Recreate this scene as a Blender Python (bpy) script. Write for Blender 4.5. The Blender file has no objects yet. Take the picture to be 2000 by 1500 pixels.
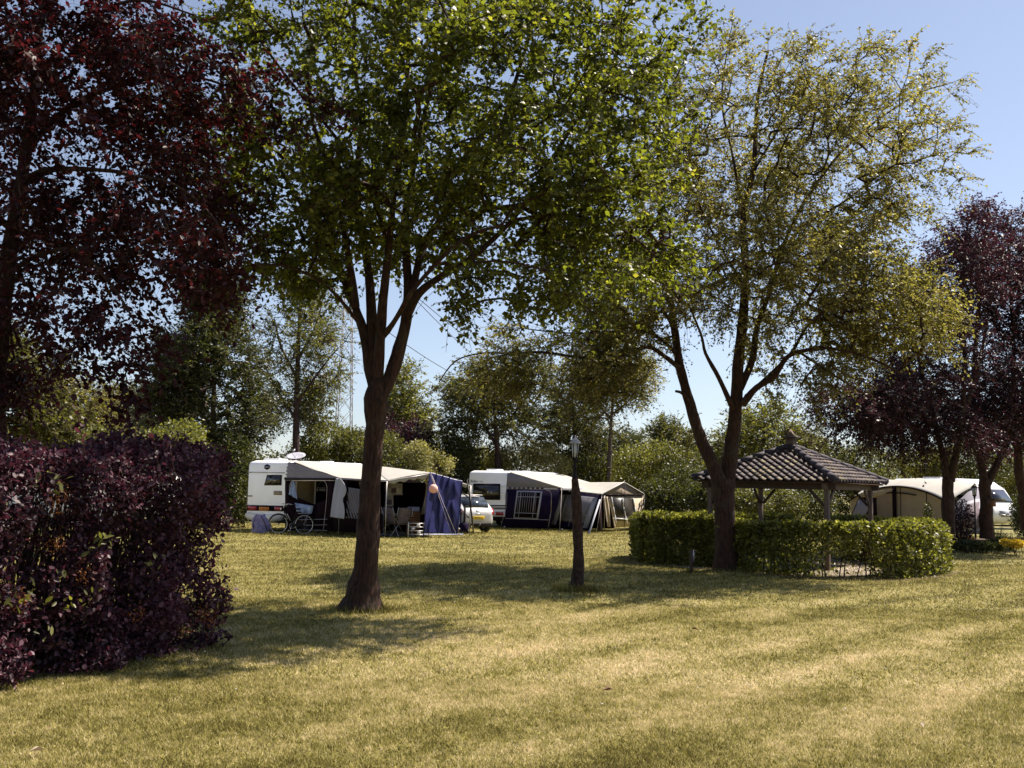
import bpy, math, random
import numpy as np
from mathutils import Vector, Matrix, noise as mnoise
random.seed(7)
sc = bpy.context.scene
col = sc.collection
# ------------------------------------------------------------------ camera, world, sun, exposure
FPX, CAMH = 1950.0, 1.8
PITCH, ROLL = math.atan(201/1950.0), math.radians(1.15)
Fw = Vector((0, math.cos(PITCH), math.sin(PITCH)))
R0 = Vector((1, 0, 0)); U0 = R0.cross(Fw)
Rr = R0*math.cos(ROLL) + U0*math.sin(ROLL)
Uu = -R0*math.sin(ROLL) + U0*math.cos(ROLL)
cam = bpy.data.cameras.new('camera'); camo = bpy.data.objects.new('camera', cam); col.objects.link(camo)
M = Matrix.Identity(4)
for i in range(3):
    M[i][0] = Rr[i]; M[i][1] = Uu[i]; M[i][2] = -Fw[i]
M[2][3] = CAMH
camo.matrix_world = M
cam.sensor_width = 36; cam.lens = 36*FPX/2000; cam.clip_end = 3000; cam.clip_start = 0.1
sc.camera = camo
SUN_AZ = Vector((0.86, 0.51, 0)).normalized(); SUN_EL = math.radians(54)
SD = Vector((SUN_AZ.x*math.cos(SUN_EL), SUN_AZ.y*math.cos(SUN_EL), math.sin(SUN_EL)))
w = bpy.data.worlds.new('World'); sc.world = w; w.use_nodes = True
nt = w.node_tree; nt.nodes.clear()
sky = nt.nodes.new('ShaderNodeTexSky'); sky.sky_type = 'NISHITA'; sky.sun_disc = False
sky.sun_elevation = SUN_EL; sky.sun_rotation = math.atan2(SUN_AZ.x, SUN_AZ.y)
sky.air_density = 1.0; sky.dust_density = 0.5; sky.ozone_density = 1.0
hs = nt.nodes.new('ShaderNodeMix'); hs.data_type = 'RGBA'; hs.blend_type = 'MULTIPLY'
hs.inputs[0].default_value = 1.0; hs.inputs[7].default_value = (0.96, 1.0, 1.11, 1)
sat = nt.nodes.new('ShaderNodeHueSaturation'); sat.inputs['Saturation'].default_value = 0.68
bg = nt.nodes.new('ShaderNodeBackground'); bg.inputs['Strength'].default_value = 0.058
wo = nt.nodes.new('ShaderNodeOutputWorld')
nt.links.new(sky.outputs[0], sat.inputs['Color']); nt.links.new(sat.outputs[0], hs.inputs[6]); nt.links.new(hs.outputs[2], bg.inputs[0]); nt.links.new(bg.outputs[0], wo.inputs[0])
sl = bpy.data.lights.new('sun', 'SUN'); sl.energy = 5.0; sl.angle = math.radians(0.5); sl.color = (1.0, 0.90, 0.77)
so = bpy.data.objects.new('sun', sl); col.objects.link(so)
so.rotation_euler = SD.to_track_quat('Z', 'Y').to_euler(); so.location = (20, 10, 30)
sc.view_settings.view_transform = 'Standard'; sc.view_settings.look = 'None'
sc.view_settings.exposure = 1.2; sc.view_settings.gamma = 1.0
sc.cycles.max_bounces = 6; sc.cycles.diffuse_bounces = 3; sc.cycles.glossy_bounces = 2
sc.cycles.transmission_bounces = 4; sc.cycles.transparent_max_bounces = 6
sc.cycles.caustics_reflective = False; sc.cycles.caustics_refractive = False

# ------------------------------------------------------------------ helpers: pixel -> point
def P(x, y, d):
    r = Rr*((x-1000)/FPX) + Uu*((750-y)/FPX) + Fw
    r = r*(d/r.y)
    return Vector((r.x, r.y, r.z+CAMH))
def G(x, y):
    r = Rr*((x-1000)/FPX) + Uu*((750-y)/FPX) + Fw
    t = -CAMH/r.z
    return Vector((r.x*t, r.y*t, 0))
def XY(x, d):                       # ground point seen at column x, depth d
    p = P(x, 950, d); q = P(x, 1000, d); k = p.z/(p.z-q.z)
    e = p+(q-p)*k
    return Vector((e.x, d, 0))
def PLN(x, y, a, b):                # pixel ray onto the vertical plane through ground points a, b
    r = Rr*((x-1000)/FPX) + Uu*((750-y)/FPX) + Fw
    n = Vector((-(b[1]-a[1]), b[0]-a[0], 0))
    t = (a[0]*n.x+a[1]*n.y)/(r.x*n.x+r.y*n.y)
    return Vector((r.x*t, r.y*t, r.z*t+CAMH))

# ------------------------------------------------------------------ helpers: objects
def tag(o, label=None, cat=None, group=None, kind=None):
    if label: o['label'] = label
    if cat: o['category'] = cat
    if group: o['group'] = group
    if kind: o['kind'] = kind
    return o
def empty(name, loc, rz=0, label=None, cat=None, group=None):
    o = bpy.data.objects.new(name, None); col.objects.link(o)
    o.location = loc; o.rotation_euler = (0, 0, rz); o.empty_display_size = .3
    return tag(o, label, cat, group)
def loc_of(par):
    if par is None: return Vector((0, 0, 0)), 0.0
    if par.parent:
        l, r = loc_of(par.parent); return l, r     # sub-parts hang from parts that sit at identity
    return Vector(par.location), par.rotation_euler.z
def npmesh(name, V, F, mat, parent=None, rnd=None, smooth=False, world=True, vcol=None):
    V = np.asarray(V, dtype=np.float32).reshape(-1, 3)
    off = None
    if parent is not None and world:
        l, rz = loc_of(parent); V = V - np.array(l, dtype=np.float32)
        c, s = math.cos(-rz), math.sin(-rz)
        V = V @ np.array([[c, s, 0], [-s, c, 0], [0, 0, 1]], dtype=np.float32)
    elif parent is None:
        mn, mx = V.min(0), V.max(0); off = ((mn[0]+mx[0])/2, (mn[1]+mx[1])/2, mn[2])
        V = V - np.array(off, dtype=np.float32)
    me = bpy.data.meshes.new(name)
    me.vertices.add(len(V)); me.vertices.foreach_set('co', V.ravel())
    if isinstance(F, np.ndarray):
        n, k = F.shape; tot = np.full(n, k, dtype=np.int32); idx = F.ravel()
    else:
        tot = np.array([len(f) for f in F], dtype=np.int32); idx = np.array([i for f in F for i in f], dtype=np.int32); n = len(F)
    st = np.zeros(n, dtype=np.int32); st[1:] = np.cumsum(tot)[:-1]
    me.loops.add(len(idx)); me.loops.foreach_set('vertex_index', idx.astype(np.int32))
    me.polygons.add(n); me.polygons.foreach_set('loop_start', st); me.polygons.foreach_set('loop_total', tot)
    if smooth: me.polygons.foreach_set('use_smooth', np.ones(n, dtype=bool))
    me.update(calc_edges=True)
    if rnd is not None:
        a = me.attributes.new('rnd', 'FLOAT', 'FACE'); a.data.foreach_set('value', np.asarray(rnd, dtype=np.float32))
    me.validate()
    if mat: me.materials.append(mat)
    o = bpy.data.objects.new(name, me); col.objects.link(o)
    if parent is not None: o.parent = parent
    else: o.location = off
    return o
class MB:
    def __init__(s): s.V = []; s.F = []
    def add(s, V, F):
        b = len(s.V); s.V += [tuple(v) for v in V]; s.F += [[i+b for i in f] for f in F]; return s
    def box(s, c, e, rz=0, axes=None):
        c = Vector(c); X, Y, Z = axes if axes else (Vector((math.cos(rz), math.sin(rz), 0)), Vector((-math.sin(rz), math.cos(rz), 0)), Vector((0, 0, 1)))
        v = [c + X*(sx*e[0]/2) + Y*(sy*e[1]/2) + Z*(sz*e[2]/2) for sz in (-1, 1) for sy in (-1, 1) for sx in (-1, 1)]
        return s.add(v, [[0, 2, 3, 1], [4, 5, 7, 6], [0, 1, 5, 4], [2, 6, 7, 3], [0, 4, 6, 2], [1, 3, 7, 5]])
    def bar(s, a, b, wd, th=None):
        a, b = Vector(a), Vector(b); th = th or wd; d = b-a; L = d.length; d.normalize()
        h = Vector((0, 0, 1)) if abs(d.z) < .95 else Vector((1, 0, 0))
        y = h.cross(d).normalized(); z = d.cross(y)
        return s.box((a+b)/2, (L, wd, th), axes=(d, y, z))
    def tube(s, pts, r, n=6, cap=True):
        pts = [Vector(p) for p in pts]; m = len(pts)
        rs = r if isinstance(r, (list, tuple)) else [r]*m
        V = []; up = Vector((.13, .21, .97))
        for i, p in enumerate(pts):
            t = (pts[min(i+1, m-1)]-pts[max(i-1, 0)]).normalized()
            if abs(t.dot(up)) > .95 and i == 0: up = Vector((1, 0.1, 0))
            a = (up - t*up.dot(t)).normalized(); bb = t.cross(a); up = a
            for k in range(n):
                an = 2*math.pi*k/n; V.append(p + (a*math.cos(an)+bb*math.sin(an))*rs[i])
        F = [[i*n+k, i*n+(k+1) % n, (i+1)*n+(k+1) % n, (i+1)*n+k] for i in range(m-1) for k in range(n)]
        if cap: F += [list(range(n))[::-1], [(m-1)*n+k for k in range(n)]]
        return s.add(V, F)
    def lathe(s, base, prof, n=16, sq=None):
        base = Vector(base); V = []
        for (r, z) in prof:
            for k in range(n):
                an = 2*math.pi*(k+.5)/n + (sq or 0); V.append(base+Vector((r*math.cos(an), r*math.sin(an), z)))
        m = len(prof)
        F = [[i*n+k, i*n+(k+1) % n, (i+1)*n+(k+1) % n, (i+1)*n+k] for i in range(m-1) for k in range(n)]
        F += [list(range(n))[::-1], [(m-1)*n+k for k in range(n)]]
        return s.add(V, F)
    def poly(s, pts, th=0.01, nrm=None):     # flat outline with thickness
        pts = [Vector(p) for p in pts]; n = nrm
        if n is None:
            n = Vector((0, 0, 0))
            for i in range(len(pts)):
                a, b = pts[i], pts[(i+1) % len(pts)]; n += a.cross(b)
            n.normalize()
        k = len(pts); V = [p+n*th/2 for p in pts]+[p-n*th/2 for p in pts]
        F = [list(range(k)), list(range(k, 2*k))[::-1]] + [[i, i+k, (i+1) % k+k, (i+1) % k] for i in range(k)]
        return s.add(V, F)
    def torus(s, c, ax1, ax2, R, r, n=28, m=6):
        pts = [Vector(c)+Vector(ax1)*(R*math.cos(2*math.pi*i/n))+Vector(ax2)*(R*math.sin(2*math.pi*i/n)) for i in range(n+1)]
        return s.tube(pts, r, m, cap=False)
    def build(s, name, mat, parent=None, smooth=False, world=True, bevel=0):
        o = npmesh(name, s.V, s.F, mat, parent, smooth=smooth, world=world)
        if bevel:
            b = o.modifiers.new('b', 'BEVEL'); b.width = bevel; b.segments = 3; b.limit_method = 'ANGLE'; b.angle_limit = math.radians(35)
        return o
def rot2(v, a): return Vector((v[0]*math.cos(a)-v[1]*math.sin(a), v[0]*math.sin(a)+v[1]*math.cos(a), v[2]))
def copy_tree(o, parent=None):
    c = o.copy(); col.objects.link(c); c.parent = parent
    for ch in o.children: copy_tree(ch, c)
    return c
def text(name, s, size, mat, parent, mw, ext=0.002):
    cu = bpy.data.curves.new(name, 'FONT'); cu.body = s; cu.size = size; cu.extrude = ext; cu.align_x = 'CENTER'; cu.align_y = 'CENTER'
    cu.materials.append(mat)
    tmp = bpy.data.objects.new(name, cu); me = bpy.data.meshes.new_from_object(tmp); bpy.data.objects.remove(tmp)
    o = bpy.data.objects.new(name, me); col.objects.link(o); o.parent = parent
    if not me.materials: me.materials.append(mat)
    l, rz = loc_of(parent)
    o.matrix_basis = (Matrix.Translation(l) @ Matrix.Rotation(rz, 4, 'Z')).inverted() @ mw
    return o

# ------------------------------------------------------------------ materials
def mat(name, c, rough=.6, var=.15, scale=6, bump=0, metal=0, spec=.4, c2=None, stretch=None, emit=None, coords='Object', thin=0):
    m = bpy.data.materials.new(name); m.use_nodes = True; t = m.node_tree; b = t.nodes['Principled BSDF']
    b.inputs['Roughness'].default_value = rough; b.inputs['Metallic'].default_value = metal
    b.inputs['Specular IOR Level'].default_value = spec
    tc = t.nodes.new('ShaderNodeTexCoord'); src = tc.outputs[coords]
    if stretch:
        mp = t.nodes.new('ShaderNodeMapping'); mp.inputs['Scale'].default_value = stretch
        t.links.new(src, mp.inputs[0]); src = mp.outputs[0]
    n = t.nodes.new('ShaderNodeTexNoise'); n.inputs['Scale'].default_value = scale; n.inputs['Detail'].default_value = 5
    t.links.new(src, n.inputs['Vector'])
    r = t.nodes.new('ShaderNodeValToRGB'); c2 = c2 or tuple(x*(1-2*var) for x in c)
    r.color_ramp.elements[0].position = .3; r.color_ramp.elements[1].position = .7
    r.color_ramp.elements[0].color = (*c2, 1); r.color_ramp.elements[1].color = (*c, 1)
    t.links.new(n.outputs[0], r.inputs[0]); t.links.new(r.outputs[0], b.inputs['Base Color'])
    if bump:
        bp = t.nodes.new('ShaderNodeBump'); bp.inputs['Strength'].default_value = min(1, bump*16); bp.inputs['Distance'].default_value = bump
        t.links.new(n.outputs[0], bp.inputs['Height']); t.links.new(bp.outputs[0], b.inputs['Normal'])
    if thin:
        tr = t.nodes.new('ShaderNodeBsdfTranslucent'); t.links.new(r.outputs[0], tr.inputs[0])
        mx = t.nodes.new('ShaderNodeMixShader'); mx.inputs[0].default_value = thin
        t.links.new(b.outputs[0], mx.inputs[1]); t.links.new(tr.outputs[0], mx.inputs[2])
        t.links.new(mx.outputs[0], t.nodes['Material Output'].inputs[0])
    return m
def leafmat(name, ca, cb, tr=.35, tcol=None, rough=.45, spec=.35, cc=None, pscale=.9):
    m = bpy.data.materials.new(name); m.use_nodes = True; t = m.node_tree; b = t.nodes['Principled BSDF']
    b.inputs['Roughness'].default_value = rough; b.inputs['Specular IOR Level'].default_value = spec
    at = t.nodes.new('ShaderNodeAttribute'); at.attribute_name = 'rnd'
    r = t.nodes.new('ShaderNodeValToRGB'); e = r.color_ramp.elements
    e[0].color = (*ca, 1); e[1].color = (*cb, 1); e[1].position = .9
    if cc: k = e.new(1.0); k.color = (*cc, 1)
    tc = t.nodes.new('ShaderNodeTexCoord'); n = t.nodes.new('ShaderNodeTexNoise'); n.inputs['Scale'].default_value = pscale; n.inputs['Detail'].default_value = 2
    t.links.new(tc.outputs['Object'], n.inputs['Vector'])
    ad = t.nodes.new('ShaderNodeMath'); ad.operation = 'MULTIPLY_ADD'; ad.inputs[1].default_value = 1.1; ad.inputs[2].default_value = -.55
    t.links.new(n.outputs[0], ad.inputs[0])
    a2 = t.nodes.new('ShaderNodeMath'); a2.operation = 'ADD'; a2.use_clamp = True
    t.links.new(ad.outputs[0], a2.inputs[0]); t.links.new(at.outputs['Fac'], a2.inputs[1])
    t.links.new(a2.outputs[0], r.inputs[0]); t.links.new(r.outputs[0], b.inputs['Base Color'])
    tl = t.nodes.new('ShaderNodeBsdfTranslucent')
    mm = t.nodes.new('ShaderNodeMix'); mm.data_type = 'RGBA'; mm.blend_type = 'MULTIPLY'; mm.inputs[0].default_value = 1
    mm.inputs[7].default_value = (*(tcol or (1.3, 1.3, .6)), 1)
    t.links.new(r.outputs[0], mm.inputs[6]); t.links.new(mm.outputs[2], tl.inputs[0])
    mx = t.nodes.new('ShaderNodeMixShader'); mx.inputs[0].default_value = tr
    t.links.new(b.outputs[0], mx.inputs[1]); t.links.new(tl.outputs[0], mx.inputs[2])
    t.links.new(mx.outputs[0], t.nodes['Material Output'].inputs[0])
    return m
MAT = {}
def lichen(m, c=(.10, .085, .055), amt=.34):
    t = m.node_tree; b = t.nodes['Principled BSDF']; l = b.inputs['Base Color'].links[0].from_socket
    tc = t.nodes.new('ShaderNodeTexCoord'); n = t.nodes.new('ShaderNodeTexNoise'); n.inputs['Scale'].default_value = 3.2; n.inputs['Detail'].default_value = 8; n.inputs['Roughness'].default_value = .7
    t.links.new(tc.outputs['Object'], n.inputs['Vector']); r = t.nodes.new('ShaderNodeValToRGB'); r.color_ramp.elements[0].position = .52; r.color_ramp.elements[1].position = .66; r.color_ramp.elements[1].color = (amt, amt, amt, 1)
    t.links.new(n.outputs[0], r.inputs[0]); x = t.nodes.new('ShaderNodeMix'); x.data_type = 'RGBA'; t.links.new(r.outputs[0], x.inputs[0]); t.links.new(l, x.inputs[6]); x.inputs[7].default_value = (*c, 1); t.links.new(x.outputs[2], b.inputs['Base Color']); return m
MAT['bark'] = mat('bark', (.070, .030, .018), .92, c2=(.009, .004, .003), scale=13, bump=.05, stretch=(2.2, 2.2, .45))
lichen(MAT['bark'])
MAT['bark_far'] = mat('bark_far', (.09, .055, .05), .9, c2=(.035, .02, .022), scale=5, bump=.02, stretch=(2, 2, .5))
MAT['bark_grey'] = mat('bark_grey', (.16, .12, .10), .9, c2=(.07, .05, .045), scale=5, bump=.02, stretch=(2, 2, .5))
MAT['stump'] = mat('stump_bark', (.070, .036, .024), .95, c2=(.008, .004, .003), scale=14, bump=.035, stretch=(1.5, 1.5, .8))
MAT['leaf_main'] = leafmat('leaf_green', (.038, .040, .009), (.128, .140, .024), .52, cc=(.22, .20, .04), tcol=(1.8, 1.95, .8))
MAT['leaf_t3'] = leafmat('leaf_olive', (.082, .063, .027), (.196, .182, .056), .50, cc=(.28, .21, .11), tcol=(1.75, 1.85, .9))
MAT['leaf_purple'] = leafmat('leaf_purple', (.016, .004, .007), (.052, .016, .018), .40, tcol=(2.3, .85, .95), spec=.3, rough=.45)
MAT['leaf_purple2'] = leafmat('leaf_purple_right', (.016, .006, .010), (.046, .018, .026), .34, tcol=(1.8, .9, 1.2), spec=.4, rough=.5)
MAT['leaf_cotinus'] = leafmat('leaf_plum', (.016, .005, .010), (.105, .046, .066), .24, tcol=(1.9, .9, 1.1), spec=.3, rough=.5)
MAT['leaf_dark'] = leafmat('leaf_dark_green', (.014, .016, .007), (.075, .080, .022), .4, tcol=(1.6, 1.7, .8))
MAT['leaf_mid'] = leafmat('leaf_mid_green', (.032, .034, .012), (.115, .114, .032), .42, tcol=(1.7, 1.75, .85))
MAT['leaf_light'] = leafmat('leaf_light_green', (.05, .052, .016), (.170, .168, .046), .42, tcol=(1.7, 1.75, .85))
MAT['leaf_yellow'] = leafmat('leaf_blossom', (.09, .09, .03), (.38, .35, .14), .3, cc=(.55, .50, .28))
MAT['leaf_hedge'] = leafmat('leaf_hedge', (.055, .056, .014), (.175, .170, .040), .42, cc=(.34, .32, .12), spec=.3, tcol=(1.7, 1.8, .8))
MAT['leaf_tip'] = leafmat('leaf_far', (.05, .055, .028), (.11, .12, .05), .25)
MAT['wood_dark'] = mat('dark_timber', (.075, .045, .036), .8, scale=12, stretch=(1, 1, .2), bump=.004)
MAT['wood'] = mat('weathered_sunlit_timber', (.15, .105, .085), .8, scale=12, stretch=(1, 1, .2), bump=.004)
MAT['white'] = mat('caravan_white', (.90, .91, .94), .35, var=.03, scale=2)
MAT['offwhite'] = mat('caravan_cream', (.62, .61, .58), .45, var=.05, scale=2)
MAT['glass_dark'] = mat('dark_window', (.022, .017, .021), .08, var=.2, scale=1.5, spec=.8)
MAT['glass'] = mat('car_glass', (.04, .05, .07), .05, var=.1, scale=1.5, spec=1.0)
MAT['black'] = mat('black_plastic', (.008, .004, .006), .6, var=.2, spec=.25)
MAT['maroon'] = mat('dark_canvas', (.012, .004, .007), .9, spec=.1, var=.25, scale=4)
MAT['navy'] = mat('navy_canvas', (.012, .006, .032), .9, spec=.12, var=.2, scale=4)
MAT['blue_tarp'] = mat('blue_tarpaulin', (.020, .022, .135), .45, var=.15, scale=3, spec=.4)
MAT['roof_cloth'] = mat('pale_canvas', (.43, .41, .375), .8, var=.06, scale=3, bump=.004, thin=.12)
MAT['grey_cloth'] = mat('grey_canvas', (.25, .24, .29), .8, var=.08, scale=4, bump=.003, thin=.1)
MAT['ltgrey'] = mat('light_grey_canvas', (.36, .36, .42), .8, var=.06, scale=4)
MAT['beige'] = mat('beige_canvas', (.36, .29, .215), .85, var=.08, scale=3, bump=.004, thin=.15)
MAT['cream'] = mat('cream_panel', (.40, .31, .19), .7, var=.1)
MAT['metal'] = mat('galvanised_pole', (.42, .41, .43), .4, var=.1, metal=.6)
MAT['rope'] = mat('guy_rope', (.60, .52, .50), .8)
MAT['orange'] = mat('orange_plate', (.62, .22, .03), .5, var=.05)
MAT['yellow'] = mat('yellow_plate', (.80, .55, .04), .5, var=.05)
MAT['red'] = mat('red_lens', (.35, .012, .02), .25, var=.15, spec=.7)
MAT['carpaint'] = mat('silver_paint', (.50, .50, .50), .28, var=.02, metal=.2, spec=.7)
MAT['rubber'] = mat('rubber', (.02, .018, .02), .8, var=.2)
MAT['pink'] = mat('pink_paper', (.85, .58, .52), .75, var=.05, thin=.3)
MAT['denim'] = mat('blue_cloth', (.34, .42, .60), .85, c2=(.16, .22, .42), scale=14)
MAT['navy_shirt'] = mat('lilac_cloth', (.28, .26, .42), .85, c2=(.14, .12, .28), scale=10)
MAT['chairf'] = mat('faded_chair_fabric', (.19, .15, .17), .9, c2=(.09, .07, .09), scale=9)
MAT['plastic_blue'] = mat('groundsheet', (.16, .18, .30), .6, var=.12)
MAT['paving'] = mat('paving', (.42, .36, .33), .85, c2=(.27, .22, .21), scale=4, bump=.004)
MAT['soil'] = mat('soil', (.13, .085, .065), .95, c2=(.06, .038, .03), scale=8, bump=.02)
MAT['silver'] = mat('bright_metal', (.75, .75, .76), .25, var=.05, metal=.9)
MAT['lampglass'] = mat('frosted_glass', (.55, .58, .60), .3, var=.1, spec=.6)
MAT['cloth_pat'] = None
MAT['brown'] = mat('brown_box', (.16, .08, .045), .8, var=.2)
MAT['steel_far'] = mat('pylon_steel', (.28, .28, .33), .6, var=.1)
MAT['tincup'] = mat('cups_white', (.55, .54, .52), .5, var=.05)

def patterned():
    m = bpy.data.materials.new('patterned_fabric'); m.use_nodes = True; t = m.node_tree; b = t.nodes['Principled BSDF']
    b.inputs['Roughness'].default_value = .9
    tc = t.nodes.new('ShaderNodeTexCoord'); mp = t.nodes.new('ShaderNodeMapping'); mp.inputs['Scale'].default_value = (1, 1, 1)
    mp.inputs['Rotation'].default_value = (math.radians(90), 0, 0)
    br = t.nodes.new('ShaderNodeTexVoronoi'); br.distance = 'CHEBYCHEV'; br.inputs['Scale'].default_value = 5.5; br.inputs['Randomness'].default_value = .25
    r = t.nodes.new('ShaderNodeValToRGB'); r.color_ramp.interpolation = 'CONSTANT'
    e = r.color_ramp.elements; e[0].color = (.10, .07, .08, 1); e[1].color = (.36, .33, .31, 1); e[1].position = .22
    k = e.new(.5); k.color = (.52, .48, .45, 1); k = e.new(.75); k.color = (.28, .24, .24, 1)
    t.links.new(tc.outputs['Object'], mp.inputs[0]); t.links.new(mp.outputs[0], br.inputs['Vector'])
    t.links.new(br.outputs['Color'], r.inputs[0]); t.links.new(r.outputs[0], b.inputs['Base Color'])
    return m
MAT['cloth_pat'] = patterned()

def lawnmat(name, blade):
    m = bpy.data.materials.new(name); m.use_nodes = True; t = m.node_tree; b = t.nodes['Principled BSDF']; N = t.nodes.new; L = t.links.new
    b.inputs['Roughness'].default_value = .75; b.inputs['Specular IOR Level'].default_value = .25
    g = N('ShaderNodeNewGeometry'); pos = g.outputs['Position']
    def nz(scale, det=4, vec=pos):
        n = N('ShaderNodeTexNoise'); n.inputs['Scale'].default_value = scale; n.inputs['Detail'].default_value = det; L(vec, n.inputs['Vector']); return n.outputs[0]
    def mth(op, a, b_=None, c=None, clamp=False):
        n = N('ShaderNodeMath'); n.operation = op; n.use_clamp = clamp
        for i, v in enumerate((a, b_, c)):
            if v is None: continue
            if isinstance(v, (int, float)): n.inputs[i].default_value = v
            else: L(v, n.inputs[i])
        return n.outputs[0]
    sp = N('ShaderNodeSeparateXYZ'); L(pos, sp.inputs[0]); X, Y = sp.outputs[0], sp.outputs[1]
    # dry belt along the middle of the lawn, greener far away and close by
    dx = mth('MULTIPLY', mth('SUBTRACT', X, 1.2), .16); dy = mth('MULTIPLY', mth('SUBTRACT', Y, 10.6), .20)
    d2 = mth('ADD', mth('MULTIPLY', dx, dx), mth('MULTIPLY', dy, dy))
    dry = mth('POWER', 2.718, mth('MULTIPLY', d2, -1))
    n1 = nz(.55, 5); n2 = nz(2.2, 5); n3 = nz(9, 4)
    pm = N('ShaderNodeMapping'); pm.inputs['Rotation'].default_value = (0, 0, math.radians(-47)); pm.inputs['Scale'].default_value = (1, 1, 1); L(pos, pm.inputs[0])
    wv = N('ShaderNodeTexWave'); wv.bands_direction = 'Y'; wv.inputs['Scale'].default_value = .23; wv.inputs['Distortion'].default_value = 1.6; wv.inputs['Detail'].default_value = 3
    wv.inputs['Detail Scale'].default_value = 2.0
    L(pm.outputs[0], wv.inputs['Vector'])
    rightm = mth('MULTIPLY', mth('MULTIPLY_ADD', X, .16, .40, clamp=True), mth('MULTIPLY_ADD', Y, -.09, 2.3, clamp=True))
    f = mth('MULTIPLY_ADD', dry, .42, mth('MULTIPLY', mth('SUBTRACT', n1, .5), .9))
    f = mth('ADD', f, mth('MULTIPLY', mth('SUBTRACT', n2, .5), .75))
    f = mth('ADD', f, mth('MULTIPLY', mth('SUBTRACT', n3, .5), 1.3))
    f = mth('ADD', f, mth('MULTIPLY', mth('MULTIPLY', mth('SUBTRACT', wv.outputs[1], .5), rightm), .40))
    f = mth('ADD', mth('ADD', f, .24), mth('MULTIPLY', mth('MULTIPLY_ADD', Y, -.45, 3.9, clamp=True), -.16))
    p2 = N('ShaderNodeMapping'); p2.inputs['Scale'].default_value = (.30, 1.9, 1); L(pm.outputs[0], p2.inputs[0])
    n4 = nz(1.0, 5, p2.outputs[0]); f = mth('ADD', f, mth('MULTIPLY', mth('SUBTRACT', n4, .5), .95))
    if blade:
        at = N('ShaderNodeAttribute'); at.attribute_name = 'rnd'; f = mth('ADD', f, mth('MULTIPLY', mth('SUBTRACT', at.outputs['Fac'], .5), 1.0))
    f = mth('ADD', f, 0, clamp=True)
    r = N('ShaderNodeValToRGB'); e = r.color_ramp.elements; e[0].color = (.125, .104, .026, 1); e[1].color = (.66, .545, .33, 1)
    k = e.new(.35); k.color = (.335, .302, .076, 1); k = e.new(.68); k.color = (.44, .38, .165, 1)
    L(f, r.inputs[0]); L(r.outputs[0], b.inputs['Base Color'])
    if blade:
        tl = N('ShaderNodeBsdfTranslucent'); L(r.outputs[0], tl.inputs[0]); mx = N('ShaderNodeMixShader'); mx.inputs[0].default_value = .4
        L(b.outputs[0], mx.inputs[1]); L(tl.outputs[0], mx.inputs[2]); L(mx.outputs[0], t.nodes['Material Output'].inputs[0])
    else:
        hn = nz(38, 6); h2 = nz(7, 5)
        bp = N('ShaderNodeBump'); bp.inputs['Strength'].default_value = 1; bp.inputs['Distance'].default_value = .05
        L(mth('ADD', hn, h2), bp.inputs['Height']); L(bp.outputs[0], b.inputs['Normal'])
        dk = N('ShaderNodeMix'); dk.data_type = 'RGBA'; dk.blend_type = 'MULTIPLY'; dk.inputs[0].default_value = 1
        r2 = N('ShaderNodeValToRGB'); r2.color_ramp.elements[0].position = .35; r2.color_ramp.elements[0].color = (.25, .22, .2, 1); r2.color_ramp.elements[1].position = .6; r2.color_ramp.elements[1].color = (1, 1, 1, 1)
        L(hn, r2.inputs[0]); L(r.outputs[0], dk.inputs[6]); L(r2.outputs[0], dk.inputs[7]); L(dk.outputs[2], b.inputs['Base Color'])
    return m
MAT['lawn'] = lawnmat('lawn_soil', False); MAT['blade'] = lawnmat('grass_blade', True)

# ------------------------------------------------------------------ foliage machinery
def unit(a): return a/np.maximum(np.linalg.norm(a, axis=-1, keepdims=True), 1e-9)
def leaf_arrays(C, D, N, size, rng, wide=.6, fine=False):
    n = len(C); L = (size*rng.uniform(.55, 1.35, n))[:, None]; D = unit(D); S = unit(np.cross(D, N)); N = np.cross(S, D)
    W = L*wide*rng.uniform(.8, 1.15, (n, 1)); fold = W*rng.uniform(-.1, .3, (n, 1))
    tip = C+D*L-N*L*rng.uniform(-.1, .25, (n, 1))
    if fine:
        V = np.stack([C, C+D*L*.28+S*W*.42+N*fold*.8, C+D*L*.68+S*W*.42+N*fold*.8, tip, C+D*L*.68-S*W*.42+N*fold*.8, C+D*L*.28-S*W*.42+N*fold*.8], 1).reshape(-1, 3)
        b = (np.arange(n)*6)[:, None]; F = np.stack([b+np.array([0, 1, 2, 3]), b+np.array([0, 3, 4, 5])], 1).reshape(-1, 4)
    else:
        V = np.stack([C, C+D*L*.45+S*W*.5+N*fold, tip, C+D*L*.45-S*W*.5+N*fold], 1).reshape(-1, 3)
        b = (np.arange(n)*4)[:, None]; F = np.stack([b+np.array([0, 1, 2]), b+np.array([0, 2, 3])], 1).reshape(-1, 3)
    return V, F, np.repeat(rng.uniform(0, 1, n), 2)
def frusta(A, B, ra, rb, n=5):
    A = np.asarray(A); B = np.asarray(B); m = len(A); T = unit(B-A)
    h = np.where(np.abs(T[:, 2:3]) < .9, np.array([[0, 0, 1.]]), np.array([[1., 0, 0]])); a = unit(np.cross(h, T)); b = np.cross(T, a)
    an = np.arange(n)*2*np.pi/n; cs = a[:, None, :]*np.cos(an)[None, :, None]+b[:, None, :]*np.sin(an)[None, :, None]
    V = np.concatenate([A[:, None]+cs*np.asarray(ra)[:, None, None], B[:, None]+cs*np.asarray(rb)[:, None, None]], 1).reshape(-1, 3)
    k = np.arange(n); q = np.stack([k, (k+1) % n, (k+1) % n+n, k+n], 1); F = (q[None]+(np.arange(m)*2*n)[:, None, None]).reshape(-1, 4)
    return V, F
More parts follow.
